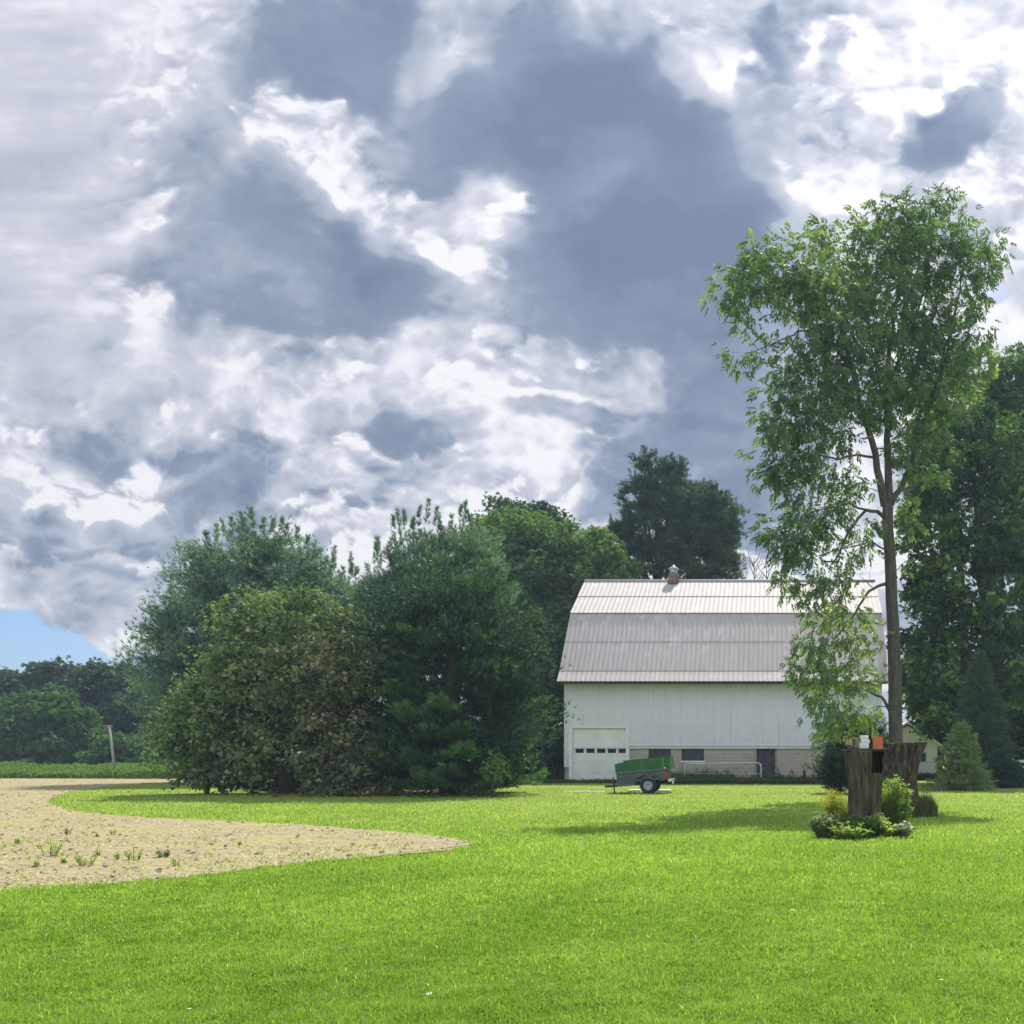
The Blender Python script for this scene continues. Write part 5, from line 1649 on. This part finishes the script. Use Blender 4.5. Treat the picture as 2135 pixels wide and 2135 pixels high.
def stump(name, label, Y, outline, seed, hollow=None, top_slope=0.0):
    """outline: [(left px, right px, py)] from the bottom up, as the photo shows it"""
    rg = np.random.RandomState(seed)
    rows = []
    NZ, NA = 90, 144
    ys = [o[2] for o in outline]
    th = np.linspace(0, 2 * np.pi, NA, endpoint=False)
    zt = EYE + (HY - outline[-1][2]) / PF * Y
    zs_ = np.linspace(-0.05, zt, NZ)
    V, dark = [], []
    hollow_edge = 0.07 * fbm(th * 3.0, th * 0 + .7, 1.6, 3, seed + 40)
    fl = fbm(np.cos(th) * 2.2, np.sin(th) * 2.2, 1.0, 4, seed, 0.6)
    deep = np.abs(np.sin(th * 5.5 + fl * 4)) ** 0.5
    for z in zs_:
        inh = 0.0
        py = HY - (z - EYE) * PF / Y
        l = np.interp(-py, [-y for y in ys], [o[0] for o in outline])
        r = np.interp(-py, [-y for y in ys], [o[1] for o in outline])
        cx, rad = ((l + r) / 2 - CX) / PF * Y, (r - l) / 2 / PF * Y
        bark = fbm(th * 5.0 + fl, np.full(NA, z * 0.9), 1.4, 5, seed + 9, 0.6)
        rr = rad * (0.90 + 0.09 * deep + 0.17 * bark + 0.07 * fl)
        if hollow:
            az = np.abs((th - hollow[0] + np.pi) % (2 * np.pi) - np.pi)
            hw = hollow[1] * (0.95 + 0.25 * float(fbm(np.array([z * 6.0]), np.array([0.3]), 1.0, 3, 5)[0]))
            inh = (1 - sstep(hw * .85, hw, az)) * sstep(hollow[2] - .02, hollow[2] + .06, z + hollow_edge)
            dark.append((az < hw) & (z + hollow_edge > hollow[2]))
        zz = z + (top_slope * np.cos(th) * rad * (z / zt) ** 6) + (0.02 * fl * (z / zt) ** 8)
        V.append(np.stack([cx + np.cos(th) * rr, Y + np.sin(th) * rr + 0.30 * inh * (rad / 0.4), zz + 0 * th], 1))
    cxt, top = V[-1][:, 0].mean(), V[-1]
    # cut top, a little rough
    for f in (0.7, 0.35, 0.02):
        ring = np.array([cxt, Y, zt]) + (top - [cxt, Y, zt]) * [f, f, f]
        ring[:, 2] += rg.uniform(-.012, .012, NA)
        V.append(ring)
    NR = len(V)
    V = np.concatenate(V)
    i = np.arange(NR - 1)[:, None] * NA + np.arange(NA)[None]
    j = np.arange(NR - 1)[:, None] * NA + (np.arange(NA)[None] + 1) % NA
    F = np.stack([i.ravel(), j.ravel(), (j + NA).ravel(), (i + NA).ravel()], 1)
    me = array_mesh(name, V, F, smooth=True)
    mi = np.zeros(len(F), np.int32)
    cen = V[F].mean(1)
    if hollow:
        mi[:(NZ - 1) * NA][np.array(dark)[:-1].ravel()] = 1
    mi[(NZ - 1) * NA:] = 2
    me.polygons.foreach_set('material_index', mi)
    o = link_mesh(name, me, [M_STUMP, M_ROT, M_CUT])
    return tag(o, label, "tree stump", "tall cut stumps"), zt


S1Y, S2Y = 20.0, 26.5
s1, z1 = stump("tree_stump", "nearer tall weathered stump carrying small bricks and an orange box on a board", S1Y,
               [(1764, 1845, 1748), (1768, 1840, 1720), (1769, 1837, 1680), (1769, 1838, 1640), (1766, 1840, 1610), (1762, 1842, 1585), (1758, 1846, 1566)], 3,
               hollow=(R(-48), R(24), 1.22))
s2, z2 = stump("tree_stump", "broader flared mossy stump at the foot of the tall slender tree", S2Y,
               [(1852, 1934, 1700), (1860, 1924, 1680), (1862, 1913, 1650), (1856, 1912, 1620), (1846, 1919, 1590), (1842, 1926, 1565), (1838, 1932, 1549)], 8, top_slope=0.04)
# board on the near stump
k1 = S1Y / PF
X1 = lambda px: (px - CX) * k1
Z1 = lambda py: EYE + (HY - py) * k1
M_BOARD = simple_mat("grey_board", (0.10, 0.09, 0.075), 0.85, var=0.3, stretch=(1, 8, 8))
zb = z1 + 0.045
bd = MB().box((X1(1803), S1Y, z1 + 0.028), (96 * k1, 0.62, 0.022), M=Matrix.Rotation(R(-1.5), 3, 'Y'), bev=0.004).build("board", M_BOARD)
tag(bd, "thin grey board lying on top of the nearer stump", "board")


def block(name, label, cat, px0, px1, py0, py1, mat, dy=0.0, dep=0.12, rz=0.0, group=None, bev=0.006):
    c = (X1((px0 + px1) / 2), S1Y + dy, Z1((py0 + py1) / 2))
    o = MB().box((0, 0, 0), ((px1 - px0) * k1, dep, (py1 - py0) * k1), M=Matrix.Rotation(rz, 3, 'Z'), bev=bev).build(name, mat)
    o.location = c
    return tag(o, label, cat, group)


M_TAN = simple_mat("tan_brick", (0.40, 0.30, 0.19), 0.85, var=0.2, scale=20, bump=0.003)
M_RED = simple_mat("red_brick", (0.42, 0.17, 0.10), 0.85, var=0.25, scale=20, bump=0.003)
M_GBR = simple_mat("mossy_brick", (0.14, 0.14, 0.09), 0.9, var=0.3, scale=20)
M_WB = simple_mat("white_brick", (0.78, 0.77, 0.72), 0.7, var=0.12, scale=20, bump=0.002)
M_ORG = simple_mat("orange_wood", (0.62, 0.17, 0.055), 0.6, var=0.12, scale=8)
g_ = "small blocks stacked on the near stump"
block("brick", "mossy green brick lowest at the left end of the stump board", "brick", 1767, 1780, 1554, 1560.4, M_GBR, 0.02, .16, group=g_)
block("brick", "tan brick lying on the mossy brick at the left end of the board", "brick", 1764, 1778, 1543, 1553.6, M_TAN, 0.02, .18, R(-6), group=g_)
block("brick", "dark rust brown brick standing beside the mossy brick", "brick", 1780.5, 1787, 1545, 1560.4, M_RUST, 0.05, .14, group=g_)
block("brick", "red brick topmost of the small brick pile on the left", "brick", 1772, 1786, 1538.5, 1543.0, M_RED, 0.0, .15, R(8), group=g_)
block("block", "bottom white block of the white stack on the stump board", "block", 1792, 1811, 1550, 1560.2, M_WB, 0.0, .14, group=g_)
block("block", "middle white block of the white stack on the stump board", "block", 1795, 1808, 1541, 1549.8, M_WB, 0.0, .13, group=g_)
block("block", "top white block of the white stack on the stump board", "block", 1793.5, 1810, 1533.5, 1540.8, M_WB, 0.01, .14, R(4), group=g_)
block("block", "tiny white cube beside the middle white block", "block", 1808.3, 1813, 1542, 1549.8, M_WB, -0.03, .05, group=g_)
# orange nesting box with a sloping lid
bx = empty("nest_box", (X1(1830), S1Y - 0.02, z1 + 0.04), "orange wooden box with sloping lid at the right end of the stump board", "nest box", rz=R(32))
m_ = MB()
w2, h0, h1 = 0.07, Z1(1533.5) - z1 - 0.04, Z1(1536.5) - z1 - 0.04
m_.add([(-w2, -w2, 0), (w2, -w2, 0), (w2, w2, 0), (-w2, w2, 0), (-w2, -w2, h0), (w2, -w2, h1), (w2, w2, h1), (-w2, w2, h0)],
       [(0, 3, 2, 1), (0, 1, 5, 4), (1, 2, 6, 5), (2, 3, 7, 6), (3, 0, 4, 7), (4, 5, 6, 7)])
m_.build("box", M_ORG, bx, world=False)
m_ = MB()
e_ = w2 + 0.022
m_.add([(-e_, -e_, h0 + .004), (e_, -e_, h1 + .002), (e_, e_, h1 + .002), (-e_, e_, h0 + .004), (-e_, -e_, h0 + .018), (e_, -e_, h1 + .016), (e_, e_, h1 + .016), (-e_, e_, h0 + .018)],
       [(0, 3, 2, 1), (0, 1, 5, 4), (1, 2, 6, 5), (2, 3, 7, 6), (3, 0, 4, 7), (4, 5, 6, 7)])
m_.build("lid", simple_mat("dark_orange_lid", (0.36, 0.11, 0.05), 0.65), bx, world=False)

# ------------------------------------------------------------------ plants round the stumps
def herb(name, label, cat, px, Y, half, top_py, mat, seed, n_st, leaf_n, lsz, tint0=0.5, tvar=0.15, tmpl=LEAF, tipmat=None, tip_n=0, flat=1.0, start=0.1, arch=0.4, dep=None, broadness=1.0, group=None):
    """a clump of leafy stems; every stem rises from the ground and leans outwards"""
    rs = np.random.RandomState(seed)
    cx = (px - CX) / PF * Y
    Hh = EYE + (HY - top_py) / PF * Y
    Rr = half * Y / PF
    dep = dep or Rr
    root = empty(name, (cx, Y, 0), label, cat, group)
    st = MB()
    pos, direc, nrm, tt = [], [], [], []
    tips = []
    for s in range(n_st):
        a = rs.rand() * 2 * np.pi
        r = math.sqrt(rs.rand())
        b0 = np.array([cx + math.cos(a) * r * Rr * .55, Y + math.sin(a) * r * dep * .55, 0])
        h = Hh * (1 - 0.35 * r ** 2) * rs.uniform(.62, 1.06)
        tip = np.array([cx + math.cos(a) * r * Rr * (1 + arch * .3), Y + math.sin(a) * r * dep * (1 + arch * .3), h])
        midp = b0 * .5 + tip * .5 + [0, 0, arch * .15 * h]
        st.tube([b0, midp, tip], [.006, .005, .002], 3, cap=False)
        tips.append(tip)
        k = leaf_n
        t = start + (1 - start) * rs.rand(k)
        q = (1 - t)[:, None] ** 2 * b0 + 2 * (t * (1 - t))[:, None] * midp + t[:, None] ** 2 * tip
        aa = rs.rand(k) * 2 * np.pi
        od = np.stack([np.cos(aa), np.sin(aa), rs.uniform(-.1, .7, k)], 1)
        pos.append(q); direc.append(unit(od)); nrm.append(unit(np.stack([-np.cos(aa) * .5, -np.sin(aa) * .5, np.ones(k)], 1) + rs.randn(k, 3) * .3))
        tt.append(tint0 + rs.randn(k) * tvar)
    pos, direc, nrm, tt = map(np.concatenate, (pos, direc, nrm, tt))
    N = len(pos)
    T0 = tmpl[0] * [broadness, 1, 1]
    V, F, T = place_templates(T0.astype(np.float32), tmpl[1], pos, frames(nrm, direc), lsz * rs.uniform(.6, 1.25, N), np.clip(tt, 0, 1))
    link_mesh("foliage", array_mesh("foliage", V, F, T), mat, root)
    st.build("stem", M_STEM, root)
    if tipmat:
        tips = np.array(tips)
        idx = rs.randint(0, len(tips), tip_n)
        p = tips[idx] + rs.randn(tip_n, 3) * [.05, .05, .035]
        V, F, T = place_templates(LEAF[0] * [.8, 1, 1], LEAF[1], p, frames(unit(rs.randn(tip_n, 3) + [0, 0, 1]), unit(rs.randn(tip_n, 3) + [0, 0, .5])), .035 * rs.uniform(.6, 1.3, tip_n), rs.rand(tip_n))
        link_mesh("flowers", array_mesh("flowers", V, F, T), tipmat, root)
    return root


M_STEM = simple_mat("green_stem", (0.10, 0.13, 0.04), 0.8)
L_HERB = leaf_mat("herb_leaves", [(0.0, (0.045, 0.095, 0.022)), (0.5, (0.15, 0.24, 0.05)), (0.8, (0.30, 0.38, 0.09)), (1.0, (0.48, 0.54, 0.20))], 0.4, 1.5)
L_GREYL = leaf_mat("grey_green_leaves", [(0.0, (0.10, 0.13, 0.06)), (0.5, (0.25, 0.30, 0.15)), (1.0, (0.46, 0.50, 0.32))], 0.3, 1.3)
L_GOLD = leaf_mat("golden_flowers", [(0.0, (0.30, 0.28, 0.03)), (1.0, (0.62, 0.52, 0.06))], 0.3, 1.2)
L_WHITEV = leaf_mat("variegated_leaves", [(0.0, (0.12, 0.18, 0.06)), (0.55, (0.25, 0.32, 0.14)), (0.7, (0.60, 0.62, 0.48)), (1.0, (0.75, 0.76, 0.66))], 0.25, 1.1)
L_DRY = leaf_mat("dry_grass", [(0.0, (0.06, 0.055, 0.022)), (0.5, (0.11, 0.11, 0.04)), (1.0, (0.22, 0.20, 0.09))], 0.25, 1.2)

herb("goldenrod", "goldenrod with yellow flower heads left of the nearer stump", "plant", 1742, 20.3, 32, 1650, L_HERB, 201, 70, 34, .085, .65, tipmat=L_GOLD, tip_n=1500, broadness=.5)
herb("mound_plant", "grey green mounded plant at the left of the stump bed", "plant", 1720, 19.2, 30, 1694, L_GREYL, 202, 130, 28, .06, .5, arch=.7)
herb("mound_plant", "dark green dense mound before the nearer stump", "plant", 1795, 19.1, 46, 1700, L_HERB, 203, 230, 34, .06, .30, tvar=.16, arch=.7, dep=.35)
herb("leafy_plant", "tall leafy green plant between the two stumps", "plant", 1865, 20.9, 38, 1618, L_HERB, 204, 80, 60, .095, .68, broadness=.6, start=.05, arch=.2)
herb("tall_plant", "green leafy stems filling behind the dark mound at the stump foot", "plant", 1840, 20.6, 18, 1660, L_HERB, 214, 30, 50, .09, .4, broadness=.6, start=.05, arch=.3)
herb("hosta", "lime green low hosta right of the dark mound", "plant", 1845, 19.1, 20, 1716, L_HERB, 205, 40, 12, .10, .88, tvar=.08, broadness=1.3, arch=.9)
herb("hosta", "light green broad leafed plant left of the dark mound", "plant", 1756, 18.9, 12, 1716, L_HERB, 206, 24, 10, .11, .85, tvar=.08, broadness=1.3, arch=.9)
herb("variegated_plant", "white edged variegated plant at the right end of the stump bed", "plant", 1880, 19.1, 18, 1714, L_WHITEV, 207, 30, 10, .12, .45, tvar=.22, broadness=.8, arch=.9)
herb("vine_plant", "loose yellow green trailing plant spilling round the front of the nearer stump", "plant", 1775, 18.8, 40, 1712, L_HERB, 215, 60, 22, .075, .75, arch=.9, broadness=.8, dep=.5)
herb("vine_plant", "feathery yellow green stems hugging the right side of the nearer stump", "plant", 1828, 19.4, 22, 1690, L_HERB, 216, 36, 30, .07, .8, arch=.6, broadness=.6)
herb("brown_fern", "low brownish plant between the hosta and the variegated plant", "plant", 1862, 19.1, 9, 1724, L_DRY, 208, 30, 14, .06, .5, arch=.6)


def grass_tuft(name, label, px, Y, half, top_py, mat, seed, n, tint0=.5, wid=.007):
    rs = np.random.RandomState(seed)
    cx = (px - CX) / PF * Y
    Hh = EYE + (HY - top_py) / PF * Y
    Rr = half * Y / PF
    a = rs.rand(n) * 2 * np.pi
    r = np.sqrt(rs.rand(n)) * Rr
    b = np.stack([cx + np.cos(a) * r, Y + np.sin(a) * r, 0 * a], 1)
    h = Hh * rs.uniform(.25, 1.0, n) * (1.0 - 0.55 * (r / Rr) ** 2)
    ln = rs.rand(n) * .3
    az = rs.rand(n) * 2 * np.pi
    w = np.stack([np.cos(az + 1.5), np.sin(az + 1.5), 0 * az], 1) * wid
    tip = b + np.stack([np.cos(az) * ln * h, np.sin(az) * ln * h, h], 1)
    m = b * .45 + tip * .55 - np.stack([np.cos(az) * ln * h * .2, np.sin(az) * ln * h * .2, 0 * h], 1)
    V = np.stack([b - w, b + w, m + w * .8, m - w * .8, tip], 1).reshape(-1, 3)
    i = np.arange(n)[:, None] * 5
    F = np.concatenate([np.concatenate([i, i + 1, i + 2], 1), np.concatenate([i, i + 2, i + 3], 1), np.concatenate([i + 3, i + 2, i + 4], 1)])
    tint = np.repeat(np.clip(tint0 + rs.randn(n) * .2, 0, 1), 5)
    o = link_mesh(name, array_mesh(name, V, F, tint), mat)
    return o


tag(grass_tuft("dry_grass_clump", "", 1930, 25.6, 24, 1640, L_DRY, 220, 1700, .55, .009), "dry olive brown tall grass clump at the right foot of the broad stump", "grass clump")
tag(grass_tuft("dry_grass_clump", "", 1905, 25.4, 14, 1668, L_DRY, 221, 900, .4, .009), "low olive grass clump in front of the broad stump", "grass clump")
tag(grass_tuft("pale_grass_clump", "", 1893, 19.6, 5, 1700, L_WHITEV, 222, 60, .6, .004), "thin pale arching grass blades beside the variegated plant", "grass clump")
# ------------------------------------------------------------------ weeds, meadow strip, field sprouts, fallen leaves, haze
def weed_strip(name, label, pts_fn, n, hgt, mat, seed, tint0=.5, lsz=.12, kind_='stuff'):
    """many leafy stems: pts_fn(rs, n) gives x, y and local height"""
    rs = np.random.RandomState(seed)
    x, y, h = pts_fn(rs, n)
    n = len(x)
    # stem blade + leaves along it
    az = rs.rand(n) * 2 * np.pi
    lean = rs.rand(n) * .35
    b = np.stack([x, y, 0 * x], 1)
    tip = b + np.stack([np.cos(az) * lean * h, np.sin(az) * lean * h, h], 1)
    k = 9
    t = rs.rand(n, k) ** .7
    pos = (b[:, None] * (1 - t[..., None]) + tip[:, None] * t[..., None]).reshape(-1, 3)
    N = len(pos)
    a = rs.rand(N) * 2 * np.pi
    direc = unit(np.stack([np.cos(a), np.sin(a), rs.uniform(.1, 1.6, N)], 1))
    tint = np.repeat(tint0 + rs.randn(n) * .12, k) + rs.randn(N) * .12
    V, F, T = place_templates((LEAF[0] * [.55, 1, 1]).astype(np.float32), LEAF[1], pos, frames(unit(rs.randn(N, 3) + [0, 0, .5]), direc), lsz * rs.uniform(.6, 1.4, N), np.clip(tint, 0, 1))
    o = link_mesh(name, array_mesh(name, V, F, T), mat)
    return tag(o, label, "weeds", kind=kind_)


def strip_far(rs, n):
    x = rs.uniform(-85, -33.2, n)
    f = rs.rand(n)
    yb = np.interp(x, [-85, -50, -38, -33], [67.5, 65.5, 64.0, 61.0])
    y = yb + f * 9.0
    hh = (0.62 + 0.25 * clump_noise(x, y, .35, 3) + 0.12 * clump_noise(x, y, 1.3, 4)) * np.clip(.55 + f, 0, 1.15)
    hh = np.where(x > -44, hh * 1.35, hh)
    return x, y, np.clip(hh, .15, 1.5)


weed_strip("meadow", "tall bright green weeds along the far edge of the bare field", strip_far, 26000, 1, L_MEADOW, 301, .5, .17)


def strip_wall(rs, n):
    x = rs.uniform(-7.8, 5.9, n)
    f = rs.rand(n) ** .8
    y = 55.85 - f * 2.4
    hh = np.where(x < -5, .5, np.where(x < -2.6, .5, .27)) * (1 - .55 * f) * (1 + .8 * clump_noise(x, y, .9, 13) + .5 * clump_noise(x, y, 3.1, 14)) * rs.uniform(.6, 1.25, n)
    door = (x > -1.5) & (x < 0.2)
    return x, y, np.clip(np.where(door, hh * 1.25, hh), .08, 1.0)


L_WEED = leaf_mat("wall_weeds", [(0.0, (0.035, 0.06, 0.022)), (0.5, (0.08, 0.13, 0.04)), (1.0, (0.18, 0.24, 0.08))], 0.3, 1.5)  # dark leaf colour carries the barn's shadow further out from the wall
weed_strip("weeds", "dark uncut weeds growing along the foot of the barn wall", strip_wall, 5200, 1, L_WEED, 302, .45, .13)


def strip_left(rs, n):
    x = rs.uniform(-12.9, -7.9, n)
    f = rs.rand(n)
    return x, 55.7 - f * 1.2, .16 * (1 - .6 * f) * rs.uniform(.5, 1.3, n)


weed_strip("weeds", "short dark grass fringe below the garage door", strip_left, 1500, 1, L_WEED, 303, .4, .08)


def strip_shed(rs, n):
    x = rs.uniform(6.4, 11.0, n)
    return x, 61.8 - rs.rand(n) * .7, .35 * rs.uniform(.4, 1.3, n)


weed_strip("weeds", "dark weeds along the foot of the white shed", strip_shed, 900, 1, L_WEED, 304, .3, .10)


# sparse straw, clods and sprouts on the field
def field_cover():
    rs = np.random.RandomState(9)
    N = 34000
    inv = rs.uniform(1 / 66.0, 1 / 11.0, N)
    y = 1 / inv
    x = rs.uniform(-0.95, -0.2, N) * y
    ok = in_field(x, y)
    x, y = x[ok], y[ok]
    n = len(x)
    g = clump_noise(x, y, .35, 41) * .6 + clump_noise(x, y, 1.3, 42) * .4
    isg = rs.rand(n) < np.clip(.10 + g * .9, .02, .6)
    keep = isg | (rs.rand(n) < .5)
    x, y, isg, g = x[keep], y[keep], isg[keep], g[keep]
    n = len(x)
    az = rs.rand(n) * 2 * np.pi
    L = np.where(isg, rs.uniform(.02, .06, n), rs.uniform(.02, .08, n)) * (1 + y * .012)
    up = np.where(isg, rs.uniform(.5, 1.2, n), rs.uniform(.02, .35, n))
    w = np.stack([np.cos(az + 1.57), np.sin(az + 1.57), 0 * az], 1) * (.006 + .0005 * y)[:, None]
    b = np.stack([x, y, np.full(n, .008)], 1)
    d = np.stack([np.cos(az), np.sin(az), up], 1)
    d = unit(d) * L[:, None]
    V = np.stack([b - w, b + w, b + d + w * .6, b + d - w * .6], 1).reshape(-1, 3)
    i = np.arange(n)[:, None] * 4
    F = np.concatenate([np.concatenate([i, i + 1, i + 2], 1), np.concatenate([i, i + 2, i + 3], 1)])
    tint = np.where(isg, rs.uniform(0, .45, n), rs.uniform(.6, 1, n))
    m = leaf_mat("stubble", [(0.0, (0.26, 0.32, 0.07)), (0.45, (0.44, 0.45, 0.14)), (0.55, (0.38, 0.31, 0.20)), (1.0, (0.62, 0.54, 0.36))], .2, 1.2)
    tag(link_mesh("stubble", array_mesh("stubble", V, F, np.repeat(tint, 4)), m), "dry stubble and tiny sprouts scattered over the bare field", "stubble", kind='stuff')
    # clods
    M_ = 550
    inv = rs.uniform(1 / 60.0, 1 / 11.3, M_)
    y = 1 / inv
    x = rs.uniform(-0.92, -0.2, M_) * y
    ok = in_field(x, y)
    x, y = x[ok], y[ok]
    n = len(x)
    octa = np.array([(1, 0, 0), (-1, 0, 0), (0, 1, 0), (0, -1, 0), (0, 0, 1), (0, 0, -.4)], np.float32) * [1, 1, .6]
    OF = np.array([(0, 2, 4), (2, 1, 4), (1, 3, 4), (3, 0, 4), (2, 0, 5), (1, 2, 5), (3, 1, 5), (0, 3, 5)])
    rot = frames(unit(rs.randn(n, 3) * .3 + [0, 0, 1]), unit(rs.randn(n, 3) * [1, 1, .1]))
    V, F, _ = place_templates(octa.astype(np.float32), OF, np.stack([x, y, np.full(n, .015)], 1), rot, .022 * rs.uniform(.5, 2.2, n) * (1 + y * .01), np.zeros(n))
    V = V + rs.randn(*V.shape) * .004
    tag(link_mesh("clods", array_mesh("clods", V, F), simple_mat("clod_earth", (0.29, 0.235, 0.16), .95, var=.3)), "crumbly brown clods of earth on the bare field", "earth", kind='stuff')


field_cover()

L_SPROUT = leaf_mat("pale_weed_leaves", [(0.0, (0.16, 0.24, 0.06)), (0.5, (0.30, 0.38, 0.11)), (1.0, (0.50, 0.52, 0.24))], 0.4, 1.5)
# weed plants standing in the field, each its own
WP = [(142, 1742, 20, "slim dark stemmed weed highest up in the field"), (204, 1745, 14, "small bushy weed right of the slim dark stemmed weed"), (236, 1741, 18, "upright weed at the upper right of the field weeds"),
      (104, 1785, 40, "tallest pale green weed on the left of the field"), (207, 1786, 20, "single upright green weed in the middle of the field weeds"), (248, 1792, 20, "thin weed left of the thick leafy weed"),
      (282, 1793, 30, "thick leafy weed right of the middle of the field weeds"), (342, 1788, 20, "dark green sprawling weed at the right of the group"), (180, 1805, 32, "broad pale weed nearest the grass in the middle"),
      (73, 1809, 22, "small upright weed at the lower left of the field"), (135, 1800, 14, "low yellow green weed between the left weeds"), (365, 1806, 26, "thin pale weed at the far right of the field weeds"),
      (540, 1816, 9, "tiny dark weed on the edge between field and lawn"), (500, 1762, 10, "tiny pale sprout far right in the field"), (32, 1760, 16, "faint pale weed by the left edge of the photo")]
for i, (px, py, hp, lab) in enumerate(WP):
    g = G(px, py)
    Y = g.y
    dark = i in (0, 7, 12)
    half = hp * (0.75 if i in (3, 7, 8, 6) else 0.4)
    herb("field_weed", lab, "weed", px, Y, half, py - hp, L_HERB if dark else L_SPROUT, 400 + i, 9 if half > 12 else 4, 15, .055, .25 if dark else .62, arch=.3, broadness=.6, group="weeds standing in the bare field")

# fallen leaves on the lawn
M_FL = {'w': simple_mat("bleached_leaf", (0.75, 0.72, 0.60), .7), 'y': simple_mat("yellow_leaf", (0.70, 0.50, 0.06), .7), 'b': simple_mat("brown_leaf", (0.26, 0.17, 0.08), .8)}
FLV = [(2022, 1837, 'w', "bleached leaf on the lawn far right near the stump bed"), (2092, 1802, 'w', "small bleached leaf near the right photo edge"), (1624, 1914, 'b', "curled brown leaf on the lawn below the stump bed"),
       (1653, 1909, 'w', "bleached leaf just right of the curled brown leaf"), (711, 1992, 'w', "bleached leaf on the lawn left of centre"), (307, 2001, 'y', "bright yellow leaf on the left of the lawn"),
       (394, 2122, 'w', "large pale leaf at the bottom edge of the photo"), (1962, 2060, 'w', "bleached leaf low on the right of the lawn"), (895, 2090, 'w', "small pale leaf near the bottom centre")]
rg = random.Random(8)
for px, py, c, lab in FLV:
    g = G(px, py)
    s_ = rg.uniform(.022, .034)
    o = MB()
    pr = [(0, -1, 0), (.55, -.3, .12), (.6, .3, .16), (0, 1.1, .05), (-.55, .35, .18), (-.6, -.3, .1), (0, 0, 0)]
    pr2 = [(x, y, z - .03) for x, y, z in pr]
    fs = [(6, 0, 1), (6, 1, 2), (6, 2, 3), (6, 3, 4), (6, 4, 5), (6, 5, 0)]
    o.add([(a * s_, b * s_, d * s_) for a, b, d in pr + pr2], fs + [tuple(7 + i for i in reversed(f)) for f in fs])
    ob = o.build("fallen_leaf", M_FL[c])
    ob.location = (g.x, g.y, .055)
    ob.rotation_euler = (rg.uniform(-.3, .3), rg.uniform(-.3, .3), rg.uniform(0, 6))
    tag(ob, lab, "leaf", "fallen leaves on the lawn")


# leaf litter in the shade of the tree group
def litter():
    rs = np.random.RandomState(17)
    n = 5000
    px, py = rs.uniform(560, 1030, n), rs.normal(1650, 5, n)
    Y = EYE * PF / (np.clip(py, 1637, 1668) - HY)
    x = (px - CX) / PF * Y
    V, F, T = place_templates(LEAF[0], LEAF[1], np.stack([x, Y, np.full(n, .05)], 1), frames(unit(rs.randn(n, 3) * .4 + [0, 0, 1]), unit(rs.randn(n, 3) * [1, 1, .15])), rs.uniform(.07, .15, n), rs.rand(n))
    m = leaf_mat("litter", [(0.0, (0.12, 0.07, 0.03)), (0.6, (0.26, 0.17, 0.07)), (1.0, (0.42, 0.34, 0.16))], .2, 1.2)
    tag(link_mesh("leaf_litter", array_mesh("leaf_litter", V, F, T), m), "brown leaf litter on the shaded lawn under the tree group", "leaf litter", kind='stuff')


litter()
# ------------------------------------------------------------------ the milky air
def haze():
    mb = MB().box2((-170, -6, -1.2), (120, 150, 34))
    m, t = new_mat("haze_air")
    v = nd(t, 'ShaderNodeVolumePrincipled')
    v.inputs['Color'].default_value = (0.62, 0.80, 1.0, 1)
    v.inputs['Density'].default_value = HAZE_D
    v.inputs['Anisotropy'].default_value = 0.2
    nd(t, 'ShaderNodeOutputMaterial', {'Volume': v.outputs[0]})
    o = mb.build("haze", m)
    tag(o, "thin bluish haze in the air over the lawn", "haze", kind='stuff')


HAZE_D = 0.00055
haze()
